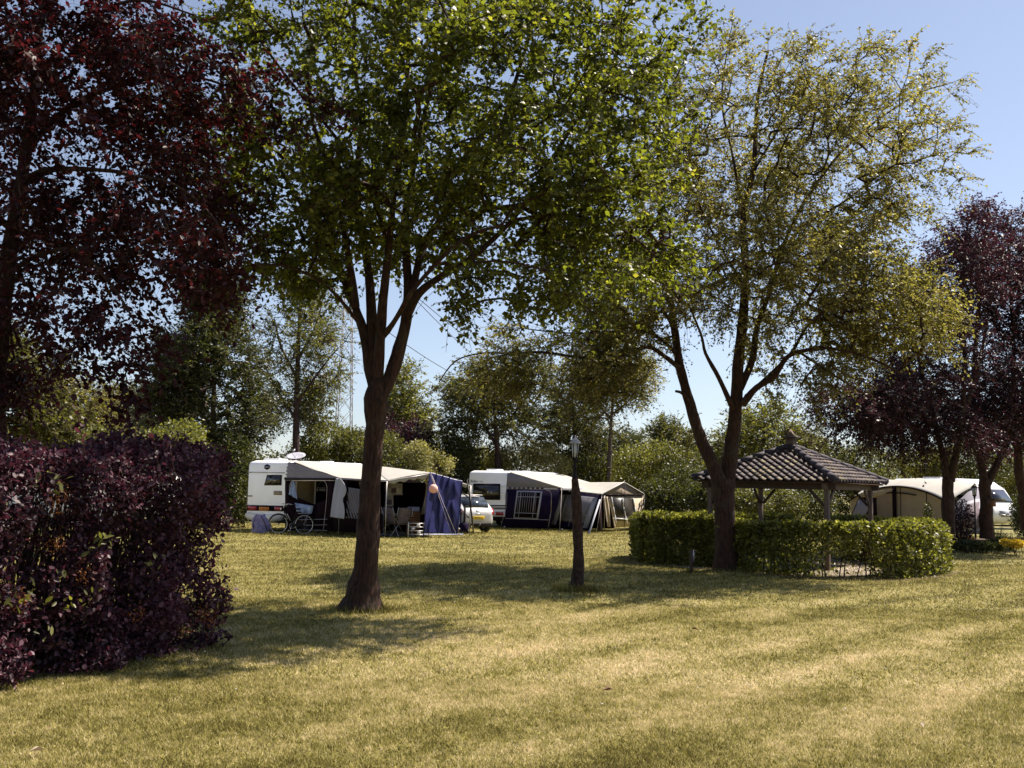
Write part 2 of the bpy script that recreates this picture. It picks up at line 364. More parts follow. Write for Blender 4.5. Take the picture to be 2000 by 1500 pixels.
def smooth_poly(pts, rs, sub=4):
    pts = [np.array(p, dtype=float) for p in pts]; m = len(pts); out = []; ro = []
    for i in range(m-1):
        p0, p1, p2, p3 = pts[max(i-1, 0)], pts[i], pts[i+1], pts[min(i+2, m-1)]
        for k in range(sub):
            t = k/sub; out.append(.5*((2*p1)+(-p0+p2)*t+(2*p0-5*p1+4*p2-p3)*t*t+(-p0+3*p1-3*p2+p3)*t**3)); ro.append(rs[i]*(1-t)+rs[i+1]*t)
    out.append(pts[-1]); ro.append(rs[-1]); return np.array(out), np.array(ro)
def limb_tube(pts, rs, n=10, rough=.09, seed=0):
    m = len(pts); V = []; up = np.array([1., .2, .1])
    for i in range(m):
        t = pts[min(i+1, m-1)]-pts[max(i-1, 0)]; t = t/np.linalg.norm(t); a = up-t*up.dot(t); a /= np.linalg.norm(a); b = np.cross(t, a); up = a
        for k in range(n):
            an = 2*math.pi*k/n; p = pts[i]; q = (a*math.cos(an)+b*math.sin(an))
            w_ = p+q*rs[i]; nv = mnoise.noise(Vector(w_)*4.0+Vector((seed, 0, 0)))+.45*mnoise.noise(Vector((w_[0]*22, w_[1]*22, w_[2]*2.5)))
            V.append(p+q*rs[i]*(1+rough*2*nv))
    F = [[i*n+k, i*n+(k+1) % n, (i+1)*n+(k+1) % n, (i+1)*n+k] for i in range(m-1) for k in range(n)]
    F.append([(m-1)*n+k for k in range(n)])
    return np.array(V), F
def sample_blobs(blobs, n, rng, gap=.0, gscale=.8, shell=.35, soft=0.0):
    """blobs: (centre, radii, weight) -> n points spread through them; gap>0 cuts noise-shaped holes"""
    wts = np.array([b[2] for b in blobs], float); wts /= wts.sum(); out = []
    while len(out) < n:
        i = rng.choice(len(blobs), p=wts); c, r, _ = blobs[i]
        v = rng.normal(size=3); v /= np.linalg.norm(v); v *= rng.uniform(shell**3 if shell else 0, 1)**(1/3)*(1+soft*rng.normal())
        p = np.array(c)+v*np.array(r)
        if p[2] < .1: continue
        if gap and mnoise.noise(Vector(p)*gscale) < gap-.5+.0: continue
        out.append(p)
    return np.array(out)
def px_blob(x, y, rx, ry, d, rd, wt=1.0):
    c = P(x, y, d); s = d/FPX
    return (tuple(c), (rx*s, rd, ry*s), wt)
def make_tree(name, label, cat, limbs, blobs, leafm, barkm, seed=1, ntip=400, ntw=4, twl=.5, nleaf=10, leaf=.07, droop=.25, gap=.3, gscale=.7,
              step=.4, tipr=.006, group=None, sides=10, rough=.09, extra=None, fine=False, flat=.5, pipe=.47, wide=.6, shell=.35, outward=.9, alongf=1.0):
    rng = np.random.default_rng(seed)
    nodes = []; par = []; rad = []; VV = []; FF = []; base = 0
    for li, (pts, rs) in enumerate(limbs):
        sp, sr = smooth_poly(pts, rs); v, f = limb_tube(sp, sr, sides, rough, seed)
        VV.append(v); FF += [[i+base for i in q] for q in f]; base += len(v)
        for i in range(len(sp)):
            if i == 0 and nodes: p_ = int(np.argmin(((np.array(nodes)-sp[0])**2).sum(1)))
            elif i == 0: p_ = -1
            else: p_ = len(nodes)-1
            nodes.append(sp[i]); par.append(p_); rad.append(sr[i])
    nl = len(nodes); trunk_n = len(smooth_poly(*limbs[0])[0])
    T = sample_blobs(blobs, ntip, rng, gap, gscale, shell, .14)
    if extra is not None: T = np.vstack([T, np.array(extra)])
    NP = np.zeros((nl+len(T)*14+200, 3)); NP[:nl] = nodes; cnt = nl; pen = np.full(len(NP), 0.0)
    skip = max(1, int(trunk_n*.75)) if len(limbs) > 1 else int(trunk_n*.35)
    pen[:skip] = 50.0
    dl = np.array([((NP[skip:nl]-t)**2).sum(1).min() for t in T]); order = np.argsort(dl)
    par = par+[0]*(len(NP)-nl); rad = rad+[0]*(len(NP)-nl); tips = []
    for ti in order:
        t = T[ti]; d = np.sqrt(((NP[:cnt]-t)**2).sum(1))+pen[:cnt]
        # prefer nodes below the target so that twigs rise and fan outward
        d = d+np.maximum(0, NP[:cnt, 2]-t[2])*.35
        j = int(np.argmin(d)); v = t-NP[j]; L = np.linalg.norm(v); k = min(12, max(1, int(math.ceil(L/step)))); perp = rng.normal(size=3)*.07*L; perp[2] = abs(perp[2])*.6+.05*L
        prev = j
        for q in range(1, k+1):
            u = q/k; NP[cnt] = NP[j]+v*u+perp*math.sin(math.pi*u); par[cnt] = prev; prev = cnt; cnt += 1
        tips.append(prev)
    NP = NP[:cnt]; par = np.array(par[:cnt]); count = np.zeros(cnt)
    for t in tips: count[t] += 1
    for i in range(cnt-1, nl-1, -1): count[par[i]] += count[i]
    rad = np.array(rad[:cnt], float); rad[nl:] = tipr*np.maximum(count[nl:], 1)**pipe
    E = np.arange(nl, cnt); pa = par[E]; rp = np.where(pa >= nl, rad[pa], np.minimum(rad[pa]*.8, rad[E]*1.25)); re = np.minimum(rad[E], rp)
    v, f = frusta(NP[pa], NP[E], rp, re, 5); VV.append(v); FF += (f+base).tolist(); base += len(v)
    # twigs
    tp = NP[tips]; td = unit(tp-NP[par[tips]]); cen = np.array(blobs[0][0]) if len(blobs) == 1 else T.mean(0)
    along = rng.choice(E, size=min(len(E), int(len(tips)*alongf)), replace=False) if len(E) else np.array([], int)
    along = along[rad[along] < tipr*5]
    sp_ = np.vstack([tp, NP[along]]); sd = np.vstack([td, unit(NP[along]-NP[par[along]])])
    sp_ = np.repeat(sp_, ntw, 0); sd = np.repeat(sd, ntw, 0)
    out = unit(sp_-cen)*np.array([1, 1, .5])
    D = unit(sd*.6+out*outward*.7+rng.normal(size=sp_.shape)*.65+np.array([0, 0, .12]))
    Ls = twl*rng.uniform(.5, 1.25, len(D))[:, None]
    mid = sp_+D*Ls*.55; end = sp_+D*Ls+np.array([0, 0, -1.])*Ls*droop*rng.uniform(.3, 1.3, (len(D), 1))
    v, f = frusta(np.vstack([sp_, mid]), np.vstack([mid, end]), np.full(len(D)*2, tipr*.55), np.full(len(D)*2, tipr*.4), 3)
    VV.append(v); FF += (f+base).tolist(); base += len(v)
    u = (np.arange(nleaf)+.6)/nleaf; u = np.clip(u[None, :]+rng.normal(size=(len(D), nleaf))*.05, .05, 1.0)[:, :, None]
    pt = (1-u)**2*sp_[:, None]+2*u*(1-u)*mid[:, None]+u*u*end[:, None]
    tang = unit(end-sp_)[:, None]; side = unit(np.cross(tang, np.array([0, 0, 1.])))*np.where(np.arange(nleaf) % 2, 1, -1)[None, :, None]
    ld = unit(tang*.55+side*.8+rng.normal(size=pt.shape)*.45+np.array([0, 0, -droop*.7]))
    nn = unit(np.array([0, 0, 1.])*flat+rng.normal(size=pt.shape)*.6)
    LV, LF, lr = leaf_arrays(pt.reshape(-1, 3), ld.reshape(-1, 3), nn.reshape(-1, 3), leaf, rng, wide, fine)
    b = limbs[0][0][0]
    root = empty(name, (b[0], b[1], 0), 0, label, cat, group)
    npmesh('trunk', np.vstack(VV), FF, barkm, root, smooth=True)
    npmesh('crown', LV, LF, leafm, root, rnd=lr)
    return root
def limb(pts, d, r0, r1, dd=None):
    """pts: photo pixels; d: depth; dd: list of depth offsets at the ends"""
    m = len(pts); d0, d1 = (0, 0) if dd is None else dd
    return ([tuple(P(x, y, d+d0+(d1-d0)*i/(m-1))) for i, (x, y) in enumerate(pts)], [r0+(r1-r0)*(i/(m-1))**.8 for i in range(m)])
def bush(name, label, cat, blobs, leafm, n, leaf, seed, group=None, stems=14, gap=.0, gscale=1.5, shell=.72, barkm=None, wide=.6, fine=False, spiky=.0, clump=0, stemr=.012):
    rng = np.random.default_rng(seed)
    k = max(1, clump)
    C = sample_blobs(blobs, n//k, rng, gap, gscale, shell)
    if clump:
        C = np.repeat(C, k, 0)+rng.normal(size=((n//k)*k, 3))*leaf*1.1
    cen = np.zeros_like(C); bc = np.array([b[0] for b in blobs]); br = np.array([b[1] for b in blobs])
    dist = np.stack([(((C-bc[i])/br[i])**2).sum(1) for i in range(len(bc))], 1); near = bc[np.argmin(dist, 1)]
    out = unit((C-near))
    D = unit(out*.6+rng.normal(size=C.shape)*.6+np.array([0, 0, .15])); N = unit(out*.7+np.array([0, 0, .5])+rng.normal(size=C.shape)*.5)
    V, F, r = leaf_arrays(C, D, N, leaf, rng, wide, fine)
    cx = bc.mean(0)
    root = empty(name, (cx[0], cx[1], 0), 0, label, cat, group)
    npmesh('foliage', V, F, leafm, root, rnd=r)
    A = []; B = []
    for i in range(stems):
        b = bc[rng.integers(len(bc))]; rr = br[rng.integers(len(br))]
        a = np.array([b[0]+rng.normal()*rr[0]*.3, b[1]+rng.normal()*rr[1]*.3, 0]); e = np.array([b[0]+rng.normal()*rr[0]*.45, b[1]+rng.normal()*rr[1]*.45, b[2]+rr[2]*rng.uniform(-.1, .6)])
        m_ = (a+e)/2+rng.normal(size=3)*.08; A += [a, m_]; B += [m_, e]
    v, f = frusta(np.array(A), np.array(B), np.full(len(A), stemr), np.full(len(A), stemr*.7), 5)
    npmesh('stems', v, f, barkm or MAT['bark'], root)
    return root

# ------------------------------------------------------------------ the ground
rng = np.random.default_rng(3)
g = MB()
xs = [-400, -120, -60, -30, -12, 0, 12, 30, 60, 120, 400]; ys = [-60, 0, 10, 25, 45, 80, 200, 900]
g.add([(x, y, 0) for y in ys for x in xs], [[j*11+i, j*11+i+1, (j+1)*11+i+1, (j+1)*11+i] for j in range(7) for i in range(10)])
gr = g.build('ground', MAT['lawn']); tag(gr, kind='structure')
def grass_blades(n, y0, y1, h, wd, seed, halfw=.56):
    r = np.random.default_rng(seed)
    Y = np.sqrt(r.uniform(y0*y0, y1*y1, n)); X = (r.uniform(-1, 1, n)*halfw)*Y
    lean = r.normal(size=(n, 2))*h*.55; hh = h*r.uniform(.4, 1.2, n); a = r.uniform(0, np.pi, n); wx, wy = np.cos(a)*wd/2, np.sin(a)*wd/2
    V = np.stack([np.stack([X-wx, Y-wy, np.zeros(n)], 1), np.stack([X+wx, Y+wy, np.zeros(n)], 1), np.stack([X+lean[:, 0], Y+lean[:, 1], hh], 1)], 1).reshape(-1, 3)
    return V, np.arange(3*n).reshape(-1, 3), r.uniform(0, 1, n)
VV = []; FF = []; RR = []; b0 = 0
for args in ((240000, 5.9, 9.5, .032, .008, 1), (240000, 9.5, 16, .036, .012, 2), (170000, 16, 27, .042, .018, 3), (110000, 27, 46, .05, .028, 4)):
    v, f, r_ = grass_blades(*args); VV.append(v); FF.append(f+b0); RR.append(r_); b0 += len(v)
v, f, r_ = grass_blades(26000, 34, 45, .13, .022, 6, .35)     # longer uncut fringe round the pitches
keep = np.ones(len(r_), bool)
cx_ = v[::3, 0]; cy_ = v[::3, 1]; edge = 34.2+.0*cx_
keep = (np.abs(cy_-(35.2+1.15*(cx_+6.5)*.45)) < .55) & (cx_ > -11) & (cx_ < 1.5) | (np.abs(cy_-(41.3-.35*(cx_-1))) < .6) & (cx_ > -.8) & (cx_ < 6.5)
v = v.reshape(-1, 3, 3)[keep].reshape(-1, 3); r_ = r_[keep]; VV.append(v); FF.append(np.arange(len(v)).reshape(-1, 3)+b0); RR.append(r_*.5)
for (x, y, rad_, n_, h_) in ((705, 1193, .42, 1500, .10), (1125, 1154, .34, 1100, .13), (1418, 1116, .36, 700, .09), (1350, 1119, .12, 200, .1)):
    c = G(x, y); r = np.random.default_rng(int(x)); a = r.uniform(0, 2*np.pi, n_); q = rad_*np.abs(r.normal(.75, .3, n_)); X = c.x+q*np.cos(a)*1.1; Y = c.y+q*np.sin(a); hh = h_*r.uniform(.3, 1.2, n_); ln = r.normal(size=(n_, 2))*h_*.5; aw_ = r.uniform(0, np.pi, n_); wx, wy = np.cos(aw_)*.006, np.sin(aw_)*.006
    v = np.stack([np.stack([X-wx, Y-wy, 0*X], 1), np.stack([X+wx, Y+wy, 0*X], 1), np.stack([X+ln[:, 0], Y+ln[:, 1], hh], 1)], 1).reshape(-1, 3); VV.append(v); FF.append(np.arange(len(v)).reshape(-1, 3)+b0+sum(0 for _ in ())); RR.append(r.uniform(0, .55, n_)); FF[-1] = np.arange(len(v)).reshape(-1, 3)+sum(len(t_) for t_ in VV[:-1])
r = np.random.default_rng(4)
go = npmesh('lawn_grass', np.vstack(VV), np.vstack(FF), MAT['blade'], None, rnd=np.concatenate(RR)); tag(go, 'short mown lawn grass, patchy green and straw coloured', 'grass', kind='stuff')
# daisies / bits of white in the grass
r = np.random.default_rng(9); mb = MB()
for i in range(260):
    Y = math.sqrt(r.uniform(8**2, 36**2)); X = r.uniform(-.5, .5)*Y
    s = r.uniform(.008, .016); mb.box((X, Y, .045), (s, s, .006), rz=r.uniform(0, 3))
for (x, y) in ((527, 1036), (573, 1035), (587, 1037), (657, 1036), (692, 1037), (640, 1036), (590, 1036), (1098, 1036), (985, 1031), (1185, 1031), (1205, 1031)):
    p = G(x, y+2); mb.lathe((p.x, p.y, .06), [(.03, 0), (.045, .03), (.02, .06)], 6)
tag(mb.build('daisies', MAT['tincup']), 'tiny white daisies dotted over the lawn', 'flowers', kind='stuff')
n_ = 900; Y = np.sqrt(r.uniform(6.2**2, 30**2, n_)); X = r.uniform(-.52, .54, n_)*Y; C = np.column_stack([X, Y, np.full(n_, .045)])
v, f, q = leaf_arrays(C, unit(r.normal(size=C.shape)*np.array([1, 1, .2])), unit(r.normal(size=C.shape)*.3+np.array([0, 0, 1])), .028, r, .6)
tag(npmesh('leaf_litter', v, f, leafmat('litter', (.05, .025, .014), (.24, .15, .08), .1), None, rnd=q), 'tiny dry leaf bits and bud scales scattered over the lawn', 'leaf litter', kind='stuff')
# fallen leaves
k = 0
fl = None
for (x, y, lb) in ((1938, 1126, 'large dry brown leaf on the lawn right of the round hedge'), (1888, 1287, 'dry brown leaf lying on the mown stripes at far right'),
                (1357, 1236, 'small dry leaf on the straw coloured patch below the hedge stake'), (72, 1480, 'pale dry leaf at the lower left corner of the lawn'),
                (832, 1184, 'dark dry leaf lying on dry grass right of the big trunk'), (1187, 1358, 'dark dry leaf alone on the middle of the near lawn'), (1800, 1429, 'pale dry leaf near the lower right of the lawn')):
    p = G(x, y); s = .05; a = k*1.3
    V = [p+Vector((s*math.cos(a), s*math.sin(a), .05)), p+Vector((-.5*s*math.sin(a), .5*s*math.cos(a), .075)), p+Vector((-s*math.cos(a), -s*math.sin(a), .045)), p+Vector((.5*s*math.sin(a), -.5*s*math.cos(a), .07)), p+Vector((0, 0, .045))]
    o = npmesh('fallen_leaf', V, [[0, 1, 4], [1, 2, 4], [2, 3, 4], [3, 0, 4]], MAT['brown'] if 'pale' not in lb else MAT['beige']); tag(o, lb, 'leaf', 'dry leaves fallen on the lawn'); k += 1

# ------------------------------------------------------------------ gazebo
GC = Vector((7.2, 25.7, 0)); GA = Vector((2.55, .3, 0)); GB = Vector((.3, -2.55, 0))
gz = empty('gazebo', GC, 0, 'open timber gazebo with dark pantile roof standing inside the round clipped hedge', 'gazebo')
ct = [GC-GA, GC+GB, GC+GA, GC-GB]       # left, front, right, back
EZ, AZ_ = 2.06, 2.94
def tilemat():
    m = bpy.data.materials.new('pantile'); m.use_nodes = True; t = m.node_tree; b = t.nodes['Principled BSDF']
    b.inputs['Roughness'].default_value = .75; b.inputs['Specular IOR Level'].default_value = .3
    at = t.nodes.new('ShaderNodeAttribute'); at.attribute_name = 'rnd'; r = t.nodes.new('ShaderNodeValToRGB'); e = r.color_ramp.elements
    e[0].color = (.030, .020, .030, 1); e[1].color = (.18, .135, .11, 1); k = e.new(.40); k.color = (.075, .056, .064, 1); k = e.new(.70); k.color = (.125, .095, .090, 1); k = e.new(.92); k.color = (.16, .135, .06, 1)
    tc = t.nodes.new('ShaderNodeTexCoord'); n = t.nodes.new('ShaderNodeTexNoise'); n.inputs['Scale'].default_value = 11; n.inputs['Detail'].default_value = 6; t.links.new(tc.outputs['Object'], n.inputs['Vector'])
    a = t.nodes.new('ShaderNodeMath'); a.operation = 'MULTIPLY_ADD'; a.inputs[1].default_value = 1.3; a.inputs[2].default_value = -.65; t.links.new(n.outputs[0], a.inputs[0])
    a2 = t.nodes.new('ShaderNodeMath'); a2.operation = 'ADD'; a2.use_clamp = True; t.links.new(a.outputs[0], a2.inputs[0]); t.links.new(at.outputs['Fac'], a2.inputs[1])
    t.links.new(a2.outputs[0], r.inputs[0]); t.links.new(r.outputs[0], b.inputs['Base Color']); return m
MAT['tile'] = tilemat()
MAT['ridge'] = mat('ridge_tile', (.075, .064, .085), .75, c2=(.035, .03, .04), scale=7, spec=.25)
for si in range(4):
    a = ct[si]+Vector((0, 0, EZ)); b = ct[(si+1) % 4]+Vector((0, 0, EZ)); ap = GC+Vector((0, 0, AZ_))
    mid = (a+b)/2; U = (b-a).normalized(); hw = (b-a).length/2; S = (mid-ap); SL = S.length; S.normalize(); Nn = U.cross(S); Nn = Nn if Nn.z > 0 else -Nn
    V = []; F = []; rr = []; nc = 10; ts = .205; rc = np.random.default_rng(si+30)
    for c_ in range(nc):
        v0, v1 = SL*c_/nc, SL*(c_+1)/nc+.04
        w1 = hw*min(1, (c_+1)/nc); nu = max(2, int(2*w1/.026)); tid = {}
        rows = []
        for (vv, lift) in ((v0, .0), (v0*.5+v1*.5, .022), (v1, .045), (v1, .02)):
            wl = hw*min(1.0, max(vv, .02)/SL); row = []
            for q in range(nu+1):
                u = -w1+2*w1*q/nu; uc = max(-wl, min(wl, u)); ph = (u/ts) % 1.0
                hgt = .034*math.cos(ph*2*math.pi)+.010*math.cos(ph*4*math.pi+.8)
                row.append(len(V)); V.append(ap+S*vv+U*uc+Nn*(lift+hgt+.03))
            rows.append(row)
        for ri in range(3):
            for q in range(nu):
                F.append([rows[ri][q], rows[ri][q+1], rows[ri+1][q+1], rows[ri+1][q]])
                ti = int(math.floor((-w1+2*w1*q/nu)/ts))
                if ti not in tid: tid[ti] = rc.uniform()**1.3
                rr.append(tid[ti] if ri < 2 else 0)
    npmesh('tiled_slope', V, F, MAT['tile'], gz, rnd=rr)
    mb = MB(); mb.poly([ap+Vector((0, 0, -.06)), a*.97+ap*.03+Vector((0, 0, -.05)), b*.97+ap*.03+Vector((0, 0, -.05))], .03); mb.build('roof_boarding', MAT['wood_dark'], gz)
    # ridge of half-round caps down the hip
    c0, c1 = ap+Vector((0, 0, .06)), ct[si]+Vector((0, 0, EZ+.075)); mb = MB(); nk = 8
    for q in range(nk):
        p = c0.lerp(c1, q/nk); p2 = c0.lerp(c1, (q+1.08)/nk); mb.tube([p, p2], [.075, .095], 12)
    mb.build('ridge_caps', MAT['ridge'], gz, smooth=True)
pc = [GC+(c-GC)*.83 for c in ct]
for si in range(4):
    p = pc[si]; mb = MB(); rz = math.atan2(U.y, U.x)
    mb.box((p.x, p.y, 1.0), (.105, .105, 1.99), rz); mb.build('post', MAT['wood'], gz, bevel=.006)
    q = pc[(si+1) % 4]; d = (q-p).normalized(); mb = MB()
    mb.bar(p-d*.22+Vector((0, 0, 1.96)), q+d*.22+Vector((0, 0, 1.96)), .09, .145 if si % 2 else .139); mb.build('beam', MAT['wood_dark'] if si != 1 else MAT['wood'], gz, bevel=.005)  # sunward beam in lighter timber, the others darker: sun and shade put into the colour
    for (a_, s_) in ((p, 1), (q, -1)):
        mb = MB(); mb.bar(a_+d*(s_*.07)+Vector((0, 0, 1.50)), a_+d*(s_*.42)+Vector((0, 0, 1.88)), .05, .06); mb.build('brace', MAT['wood_dark'] if si != 1 else MAT['wood'], gz)  # braces likewise: the lighter timber paints in the sunlit side
rz = math.atan2(U.y, U.x)
mb = MB(); mb.box(GC+Vector((0, 0, AZ_+.11)), (.20, .20, .28), rz); cu = mb.build('cupola', MAT['wood'], gz)
mb = MB(); mb.box(GC+Vector((0, 0, AZ_+.275)), (.38, .38, .03), rz); mb.build('cupola_plate', MAT['ridge'], cu)
mb = MB(); mb.lathe(GC+Vector((0, 0, AZ_+.295)), [(.16, 0), (.012, .19)], 4, rz); mb.build('cupola_cap', MAT['wood'], cu)
mb = MB(); mb.lathe((6.75, 25.3, 0), [(3.1, .0), (3.1, .008)], 40); tag(mb.build('paved_floor', MAT['paving']), kind='structure')

# ------------------------------------------------------------------ round hedge
def hedge_part(path, hgt, thick, n, leafm, seed, leaf=.05, lower=0.0, thin=None):
    r = np.random.default_rng(seed); path = np.array(path, float); seg = np.diff(path, axis=0); L = np.linalg.norm(seg, axis=1); cl = np.concatenate([[0], np.cumsum(L)])
    s = r.uniform(0, cl[-1], n); i = np.clip(np.searchsorted(cl, s)-1, 0, len(L)-1); u = ((s-cl[i])/L[i])[:, None]
    sm = path[i]+seg[i]*u; t = seg[i]/L[i][:, None]; nrm = np.stack([-t[:, 1], t[:, 0]], 1)
    # rounded-box section, most leaves in a skin 12 cm deep
    a = r.uniform(-1, 1, n); b = r.uniform(0, 1, n); sel = r.uniform(size=n)
    skin = r.exponential(.09, n); X = np.where(sel < .36, -(1)*1.0, np.where(sel < .6, 1.0, a)); Z = np.where(sel < .6, b, 1.0)
    inner = r.uniform(size=n) < .18; X = np.where(inner, a, X); Z = np.where(inner, b, Z)
    rd = np.array([mnoise.noise(Vector((p_[0]*1.3, p_[1]*1.3, z_*2.5+seed))) for p_, z_ in zip(sm, Z)])
    rd2 = np.array([mnoise.noise(Vector((p_[0]*5, p_[1]*5, z_*6+seed))) for p_, z_ in zip(sm, Z)])
    off = X*(thick/2)*(1-.10*Z**4)+np.where(np.abs(X) >= 1, np.sign(X)*(rd*.16+rd2*.11-skin), 0)
    z = Z*hgt+np.where(Z >= 1, rd*.07+rd2*.05-skin*.8, 0); z = np.maximum(z, lower*r.uniform(.2, 1, n)); z = z*(1-.05*np.abs(X)**6*(Z > .9))
    C = np.column_stack([sm+nrm*off[:, None], z])
    keep = np.ones(n, bool)
    if thin is not None: keep = thin(C, r)
    C = C[keep]; nr3 = np.column_stack([nrm*np.sign(X)[:, None]*np.where(Z < 1, 1, .2)[:, None], np.where(Z >= 1, 1.0, .25)])[keep]
    D = unit(nr3*.5+r.normal(size=C.shape)*.6+np.array([0, 0, .25])); N = unit(nr3+r.normal(size=C.shape)*.55+np.array([0, 0, .3]))
    return leaf_arrays(C, D, N, leaf, r, .72)
segA = [(3.5, 25.4), (3.52, 24.75), (4.15, 24.42), (5.1, 23.9)]
segB = [(5.15, 23.3), (5.7, 22.25), (6.6, 21.85), (7.55, 21.75)]
segC = [(7.55, 21.75), (8.2, 22.0), (9.15, 22.75), (10.0, 23.9), (10.25, 25.2), (10.0, 26.6), (9.0, 27.9)]
segD = [(8.0, 28.5), (6.6, 28.9), (5.0, 28.5), (3.9, 27.4), (3.55, 26.2), (3.5, 25.4)]
def gapped(C, r):
    # sparse foot between x 6.4 and 8.0 on the front: bare stems show
    f = np.clip((C[:, 0]-6.2)/.7, 0, 1)*np.clip((8.35-C[:, 0])/.5, 0, 1)*(C[:, 1] < 23)
    prob = 1-f*np.clip(1.0-(C[:, 2]-.35)/.55, 0, .93)
    return r.uniform(size=len(C)) < prob
def thinish(C, r):
    f = (C[:, 1] < 23.5); prob = np.where(f & (C[:, 2] < .45), .75, 1.0)
    return gapped(C, r) & (r.uniform(size=len(C)) < prob)
hd = empty('round_hedge', (6.6, 25.1, 0), 0, 'clipped waist-high beech hedge ringing the tiled gazebo, leggy at its front', 'hedge')
VV = []; FF = []; RR = []; b0 = 0
for (sg, hh, th, n, fn, sd) in ((segA, 1.20, .75, 13000, None, 41), (segB, 1.13, .62, 12500, thinish, 42), (segC, 1.17, .85, 23000, gapped, 43), (segD, 1.17, .7, 17000, None, 44)):
    v, f, r_ = hedge_part(sg, hh, th, n, None, sd, leaf=.082, lower=.05, thin=fn); VV.append(v); FF.append(f+b0); RR.append(r_); b0 += len(v)
npmesh('foliage', np.vstack(VV), np.vstack(FF), MAT['leaf_hedge'], hd, rnd=np.concatenate(RR))
A = []; B = []; rr = []
r = np.random.default_rng(5)
for sg in (segA, segB, segC, segD):
    for (p, q) in zip(sg[:-1], sg[1:]):
        p, q = np.array(p), np.array(q); m = max(2, int(np.linalg.norm(q-p)/.16))
        for i in range(m):
            s = p+(q-p)*(i+r.uniform())/m; a = np.array([s[0]+r.normal()*.05, s[1]+r.normal()*.05, 0]); c = a+np.array([r.normal()*.08, r.normal()*.05, r.uniform(.35, .55)]); e = c+np.array([r.normal()*.12, r.normal()*.1, r.uniform(.35, .5)])
            A += [a, c]; B += [c, e]; rr += [.016, .012]
            for _ in range(2):
                e2 = c+np.array([r.normal()*.2, r.normal()*.15, r.uniform(.1, .4)]); A.append(c); B.append(e2); rr.append(.006)
v, f = frusta(np.array(A), np.array(B), np.array(rr), np.array(rr)*.7, 5); npmesh('stems', v, f, MAT['bark'], hd)
mb = MB()
for k_, sg in enumerate((segA, segB, segC, segD)):
    for (p, q) in zip(sg[:-1], sg[1:]):
        pass
ring = segA[::-1]+segD[::-1][1:]+segC[::-1]+segB[::-1][1:]
inn = []; outp = []
cx, cy = 6.6, 25.2
Vr = []; Fr = []
for i, (x, y) in enumerate(ring):
    d = Vector((x-cx, y-cy, 0)).normalized(); Vr += [(x-d.x*.5, y-d.y*.5, .006), (x+d.x*.62, y+d.y*.62, .006)]
m = len(ring)
Fr = [[2*i, 2*i+1, 2*((i+1) % m)+1, 2*((i+1) % m)] for i in range(m)]
tag(npmesh('bare_soil', Vr, Fr, MAT['soil']), kind='structure')
st = MB(); p = G(1350, 1120); st.box((p.x, p.y, .25), (.05, .05, .5)); o = st.build('stake', MAT['wood_dark']); tag(o, 'short dark stake with a pale strip at the left front of the round hedge', 'stake')
st = MB(); st.box((p.x+.045, p.y-.03, .38), (.03, .02, .26)); s2 = st.build('pale_strip', MAT['metal'], o, world=False); s2.location = (-p.x, -p.y, 0)

# ------------------------------------------------------------------ trees
D1 = G(705, 1192).y; Sm = FPX/D1
big = [limb([(703, 1203), (706, 1185), (710, 1160), (714, 1110), (719, 1040), (723, 970), (728, 890), (732, 830), (735, 780), (742, 740)], D1, .30, .2),
       limb([(740, 775), (722, 720), (713, 660), (692, 595), (662, 520), (615, 440), (565, 360), (520, 280)], D1, .105, .022, (0, .6)),
       limb([(695, 600), (682, 510), (668, 430), (642, 330), (612, 240), (600, 130)], D1, .06, .02, (0, -.8)),
       limb([(738, 770), (732, 690), (726, 620), (722, 550), (712, 480), (700, 420), (697, 340), (706, 230), (690, 100), (700, -60)], D1, .10, .025, (0, 1.0)),
       limb([(738, 740), (744, 640), (751, 560), (760, 480), (770, 380), (790, 250), (798, 80), (800, -150)], D1, .085, .02, (0, -.8)),
       limb([(745, 770), (768, 722), (784, 665), (797, 600), (795, 520), (790, 440), (800, 370), (820, 260), (850, 120), (850, -60)], D1, .115, .02, (0, .5)),
       limb([(797, 610), (820, 570), (862, 540), (925, 500), (1000, 430), (1060, 340), (1130, 230), (1200, 150)], D1, .07, .018, (0, -.4)),
       limb([(803, 580), (828, 480), (880, 400), (960, 300), (1000, 180), (1040, 40), (1060, -120)], D1, .06, .02, (.1, .9)),
       limb([(745, 660), (762, 640), (780, 612), (812, 560), (900, 470), (980, 440)], D1, .05, .02, (0, -1.4)),
       limb([(708, 640), (640, 560), (560, 520), (480, 520)], D1, .03, .012, (0, -1.5)),
       limb([(1000, 430), (1100, 420), (1200, 440), (1280, 500)], D1, .03, .012, (-.2, -.8)),
       limb([(760, 480), (700, 330), (560, 150), (480, 40)], D1, .035, .012, (0, -1.6)),
       limb([(850, 120), (960, 20), (1100, -60), (1230, -120)], D1, .035, .015, (0, 0)),
       limb([(1060, 340), (1180, 290), (1290, 200), (1350, 90)], D1, .028, .01, (0, .5))]
big[0][1][0] = .40; big[0][1][1] = .33; big[0][1][2] = .25; big[0][1][3] = .178; big[0][1][4] = .158; big[0][1][5] = .148; big[0][1][6] = .138; big[0][1][7] = .142; big[0][1][8] = .175; big[0][1][9] = .10
